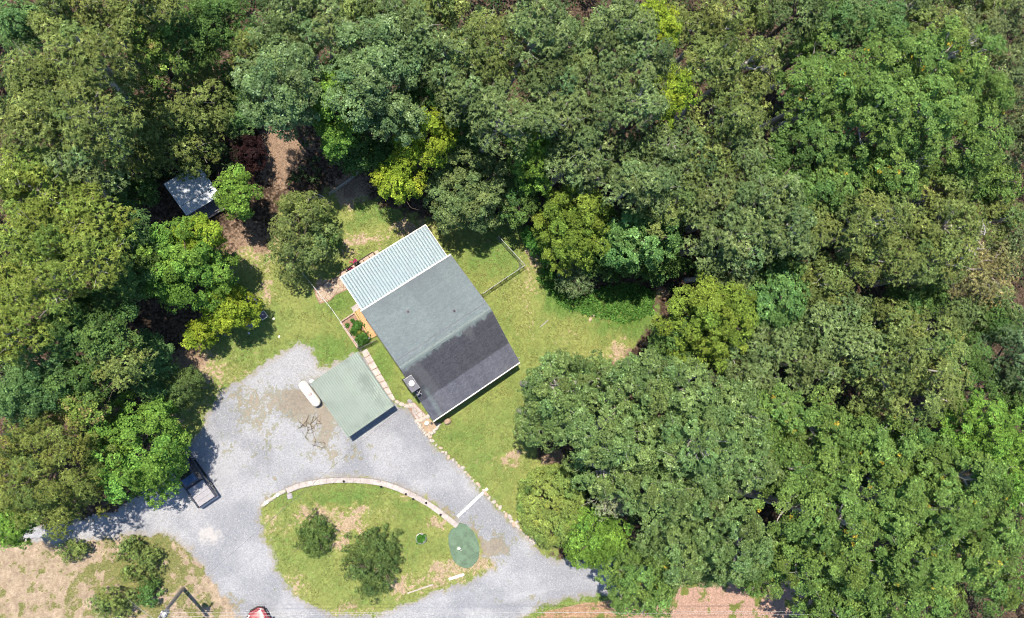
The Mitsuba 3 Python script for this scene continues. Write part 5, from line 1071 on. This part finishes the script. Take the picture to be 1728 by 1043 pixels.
# white timbers and a drain across the drive
def timber(a, b_, w_, h_, mat, name, label, cat):
    k = thing(name, label, cat); a, b_ = np.array(a), np.array(b_); an = math.atan2(*(b_ - a)[::-1]); put(k, place(rbox(0, np.linalg.norm(b_ - a), -w_, w_, -.02, h_, .03), a[0], a[1], an), mat)
timber((9.06, -20.67), (10.57, -20.31), .12, .2, 'white', 'white_timber', 'shorter white timber on the worn ground below the putting turf', 'timber')
timber((5.04, -21.75), (7.55, -21.08), .07, .14, 'whitestone', 'white_timber', 'longer thin pale timber at the lower right edge of the island lawn', 'timber')
timber((9.94, -14.74), (12.98, -12.10), .14, .05, 'white', 'drain_channel', 'straight white strip across the driveway from the wall to the edging rocks', 'drain')
timber((18.56, 3.98), (19.38, 4.71), .05, .04, 'greystone', 'grey_stick', 'thin grey stick lying on the lawn right of the house', 'stick')
# fenced vegetable bed beside the house
gb = thing('vegetable_bed', 'timber edged bed of bare soil with leafy plants beside the house wall', 'garden bed')
g4 = [np.array(p) for p in ((-1.50, 4.38), (-0.15, 5.32), (1.34, 2.88), (0.15, 1.90))]
put(gb, (lambda b: b.add(*prism([tuple(p) for p in g4], 0, .09)))(MB()), 'soil')
for (a, c, m) in ((0, 1, 'timber'), (1, 2, 'orangewood'), (2, 3, 'greywood'), (3, 0, 'timber')):
    d = g4[c] - g4[a]; part(gb, 'edging_board', place(rbox(-.04, np.linalg.norm(d) + .04, -.06, .06, 0, .32 if m != 'greywood' else .55, .015), g4[a][0], g4[a][1], math.atan2(d[1], d[0])), m)
rng = np.random.default_rng(41)
for q, (px, py, r, hh, n, l) in enumerate(((*(0.19, 4.10), .42, .55, 150, 'bushy plant in the upper part of the timber edged bed'), (*(-0.11, 3.58), .38, .5, 120, 'bushy plant on the left of the timber edged bed'), (*(0.37, 3.29), .3, .45, 60, 'yellowish plant in the middle of the timber edged bed'), (*(0.66, 2.77), .6, .8, 280, 'large leafy plant at the lower end of the timber edged bed'), (*(-0.35, 4.50), .12, .25, 16, 'tiny seedling at the top of the bare soil'), (*(-0.82, 4.12), .12, .25, 16, 'tiny seedling at the left of the bare soil'))):
    cen = rng.normal(0, .45, (n, 3)) * [r, r, hh * .6] + [px, py, hh * .6]; cen[:, 2] = np.maximum(cen[:, 2], .1)
    v, f, c = sprays(rng, cen, (cen - [px, py, 0]) * [1.5, 1.5, 1] + rng.normal(0, .3, (n, 3)), np.array((.20, .22, .05) if q == 2 else (.085, .20, .045)) * (1 + rng.normal(0, .18, (n, 1))), .17, .12, 'broad', 6)
    k = thing('garden_plant', l, 'plant'); b = MB(); b.add(*tube([(px, py, .05), (px, py, hh * .6)], .015, 5)); part(k, 'stem', b, 'bark'); part(k, 'foliage', (v, f), 'leaf', color=c)
# boardwalk and steps along the house wall
bw = thing('boardwalk', 'orange wooden boardwalk between the vegetable bed and the house', 'boardwalk')
w4 = [np.array(p) for p in ((-0.07, 5.43), (0.35, 5.73), (2.08, 3.12), (1.51, 2.82))]
put(bw, (lambda b: b.add(*prism([tuple(p * .97 + np.mean(w4, 0) * .03) for p in w4], 0, .16)))(MB()), 'darkwood')
for s in range(16):
    a, b_ = s / 16, (s + .93) / 16; part(bw, 'plank', prism([tuple(w4[0] + (w4[3] - w4[0]) * a), tuple(w4[0] + (w4[3] - w4[0]) * b_), tuple(w4[1] + (w4[2] - w4[1]) * b_), tuple(w4[1] + (w4[2] - w4[1]) * a)], .162, .2), 'orangewood')
for q, (u, w_) in enumerate((((-0.07, 5.78), .34), ((0.29, 6.05), .34))):
    k = thing('step_stone', ['pale square step stone at the head of the boardwalk, outer', 'pale square step stone under the patio roof edge, inner'][q], 'stone'); put(k, place(rbox(-w_, w_, -w_ * .8, w_ * .8, 0, .16 + .06 * q, .02), u[0], u[1], HA), 'concrete')
# low dark fence with a rail between bed and front lawn
k = thing('picket_fence', 'short dark fence at the lower end of the vegetable bed', 'fence'); a, c = np.array((0.21, 1.73)), np.array((1.97, 2.65)); d = c - a; n = 13
for z in (.3, .85): part(k, 'rail', place(rbox(0, np.linalg.norm(d), -.02, .02, z, z + .07, .008), a[0], a[1], math.atan2(d[1], d[0])), 'greywood')
for s in range(n):
    p = a + d * s / (n - 1); part(k, 'picket', place(box(-.035, .035, .022, .04, 0, .98), p[0], p[1], math.atan2(d[1], d[0])), 'darkwood')
# long planter along the patio
k = thing('planter_trough', 'long dark wooden planter along the edge of the patio roof', 'planter'); a, c = np.array((-1.43, 8.91)), np.array((1.75, 11.06)); d = c - a; Lp = np.linalg.norm(d); pa = math.atan2(d[1], d[0])
for (y0, y1) in ((.27, .33), (-.33, -.27)): part(k, 'side_board', place(rbox(0, Lp, y0, y1, 0, .62, .012), a[0], a[1], pa), 'darkwood')
for x in (0, Lp - .06): part(k, 'end_board', place(rbox(x, x + .06, -.268, .268, 0, .6, .012), a[0], a[1], pa), 'darkwood')
part(k, 'soil', place(box(.062, Lp - .062, -.268, .268, .02, .5), a[0], a[1], pa), 'timber')
for x in np.linspace(.6, Lp - .6, 5): part(k, 'brace', place(rbox(x - .03, x + .03, -.268, .268, .54, .61, .01), a[0], a[1], pa), 'darkwood')
k = thing('stone_pillar', 'cream square stone block at the right end of the long planter', 'block'); put(k, place(rbox(-.22, .22, -.24, .24, 0, .66, .03), *(1.98, 11.18), pa), 'stone')
rng = np.random.default_rng(43)
for q, (t_, off, l) in enumerate(((.34, -.12, 'pink flowers growing in the middle of the long planter'), (.47, .5, 'pink flowers in the grass just outside the long planter'))):
    p = a + d * t_; nn = np.array([-d[1], d[0]]) / Lp * off; kk = thing('flowering_plant', l, 'flowers'); m_ = 36
    cen = rng.normal(0, .13, (m_, 3)) + [p[0] + nn[0], p[1] + nn[1], .62 if q == 0 else .25]
    v, f, c = sprays(rng, cen, rng.normal(0, .4, (m_, 3)) + [0, 0, 1], np.where(rng.random((m_, 1)) < .65, np.array([.55, .06, .20]), np.array([.08, .16, .05])), .09, .07, 'broad', 6); part(kk, 'bloom', (v, f), 'leaf', color=c)
    part(kk, 'stem', tube([(p[0] + nn[0], p[1] + nn[1], 0), (p[0] + nn[0], p[1] + nn[1], cen[0, 2])], .012, 5), 'bark')
# dark plants in the planter
for q, t_ in enumerate((.27, .50)):
    p = a + d * t_; kk = thing('planter_shrub', ['small dark plant in the planter near the flagstone path', 'small dark plant in the planter past its middle'][q], 'plant'); m_ = 40
    cen = rng.normal(0, .14, (m_, 3)) + [p[0], p[1], .66]; v, f, c = sprays(rng, cen, rng.normal(0, .5, (m_, 3)) + [0, 0, 1], np.tile([[.025, .03, .03]], (m_, 1)), .12, .07, 'star', 6)
    part(kk, 'foliage', (v, f), 'leaf', color=c); part(kk, 'stem', tube([(*p, .45), (*p, .68)], .012, 5), 'bark')
# fire ring and its chairs
u = (-9.94, 6.16); k = thing('fire_ring', 'round ring of grey stones with ashes beside the yellow-green tree', 'fire pit')
put(k, lathe([(.52, .0), (.5, .05), (0, .08)], 20, (*u, 0)), 'ash'); rng = np.random.default_rng(51)
for s in range(15):
    g = s * 2 * math.pi / 15; part(k, 'stone', place(rock(.16 * rng.uniform(.8, 1.2), .11, .12, 200 + s), u[0] + .66 * math.cos(g), u[1] + .62 * math.sin(g), g + 1.57, .09), 'greystone' if s % 3 else 'whitestone', True)
for s in range(5):
    g = rng.uniform(0, 6.28); part(k, 'charred_log', place(tube([(-.3, 0, .1), (.3, .02, .16)], [.05, .045], 7), u[0] + rng.normal(0, .15), u[1] + rng.normal(0, .15), g), 'ash')
def chair(u, rot, frame, seatm, label):
    k = thing('patio_chair', label, 'chair'); pl = lambda vf: place(vf, u[0], u[1], rot)
    part(k, 'seat', pl(rbox(-.25, .27, -.26, .26, .40, .45, .02)), seatm)
    part(k, 'backrest', pl(hexa([(-.27, -.25, .46), (-.23, -.25, .46), (-.23, .25, .46), (-.27, .25, .46)], [(-.42, -.24, .95), (-.38, -.24, .95), (-.38, .24, .95), (-.42, .24, .95)])), seatm)
    for s in (-1, 1):
        part(k, 'armrest', pl(tube([(-.33, s * .3, .66), (0, s * .32, .67), (.27, s * .3, .64)], .032, 8)), frame, 40)
        part(k, 'leg', pl(tube([(.27, s * .3, .64), (.29, s * .3, 0)], .025, 8)), frame, 40); part(k, 'leg', pl(tube([(-.30, s * .29, .6), (-.36, s * .3, 0)], .025, 8)), frame, 40)
        part(k, 'frame', pl(tube([(-.24, s * .28, .44), (-.43, s * .27, .97)], .028, 8)), frame, 40)
    part(k, 'top_rail', pl(tube([(-.43, -.27, .97), (-.45, 0, .99), (-.43, .27, .97)], .03, 8)), frame, 40); part(k, 'front_rail', pl(tube([(.28, -.3, .43), (.28, .3, .43)], .028, 8)), frame, 40)
chair((-8.65, 5.03), 2.2, 'white', 'chairmesh', 'white framed patio chair with a mauve seat in the sun by the fire ring')
chair((-9.74, 4.12), 1.2, 'galv', 'galv', 'grey metal patio chair in the shade below the fire ring')
for q, u in enumerate(((-7.70, 4.70), (-7.18, 3.00), (-9.94, 3.33))):
    k = thing('lawn_stone', ['small white stone on the lawn right of the white framed chair', 'small white stone on the lawn below the white framed chair', 'small pale stone in the shade below the grey chair'][q], 'stone'); put(k, place(rock(.12, .1, .08, 230 + q), u[0], u[1], q, .03), 'white', True)
k = thing('downspout', 'short grey pipe sticking out at the right corner of the front eave', 'pipe'); p = h_xy(L + .02, YS + .5); b = MB(); b.add(*tube([(*p, 2.45), (p[0] + .35, p[1] - .02, 2.40)], .04, 8)); put(k, b, 'galv', 40)
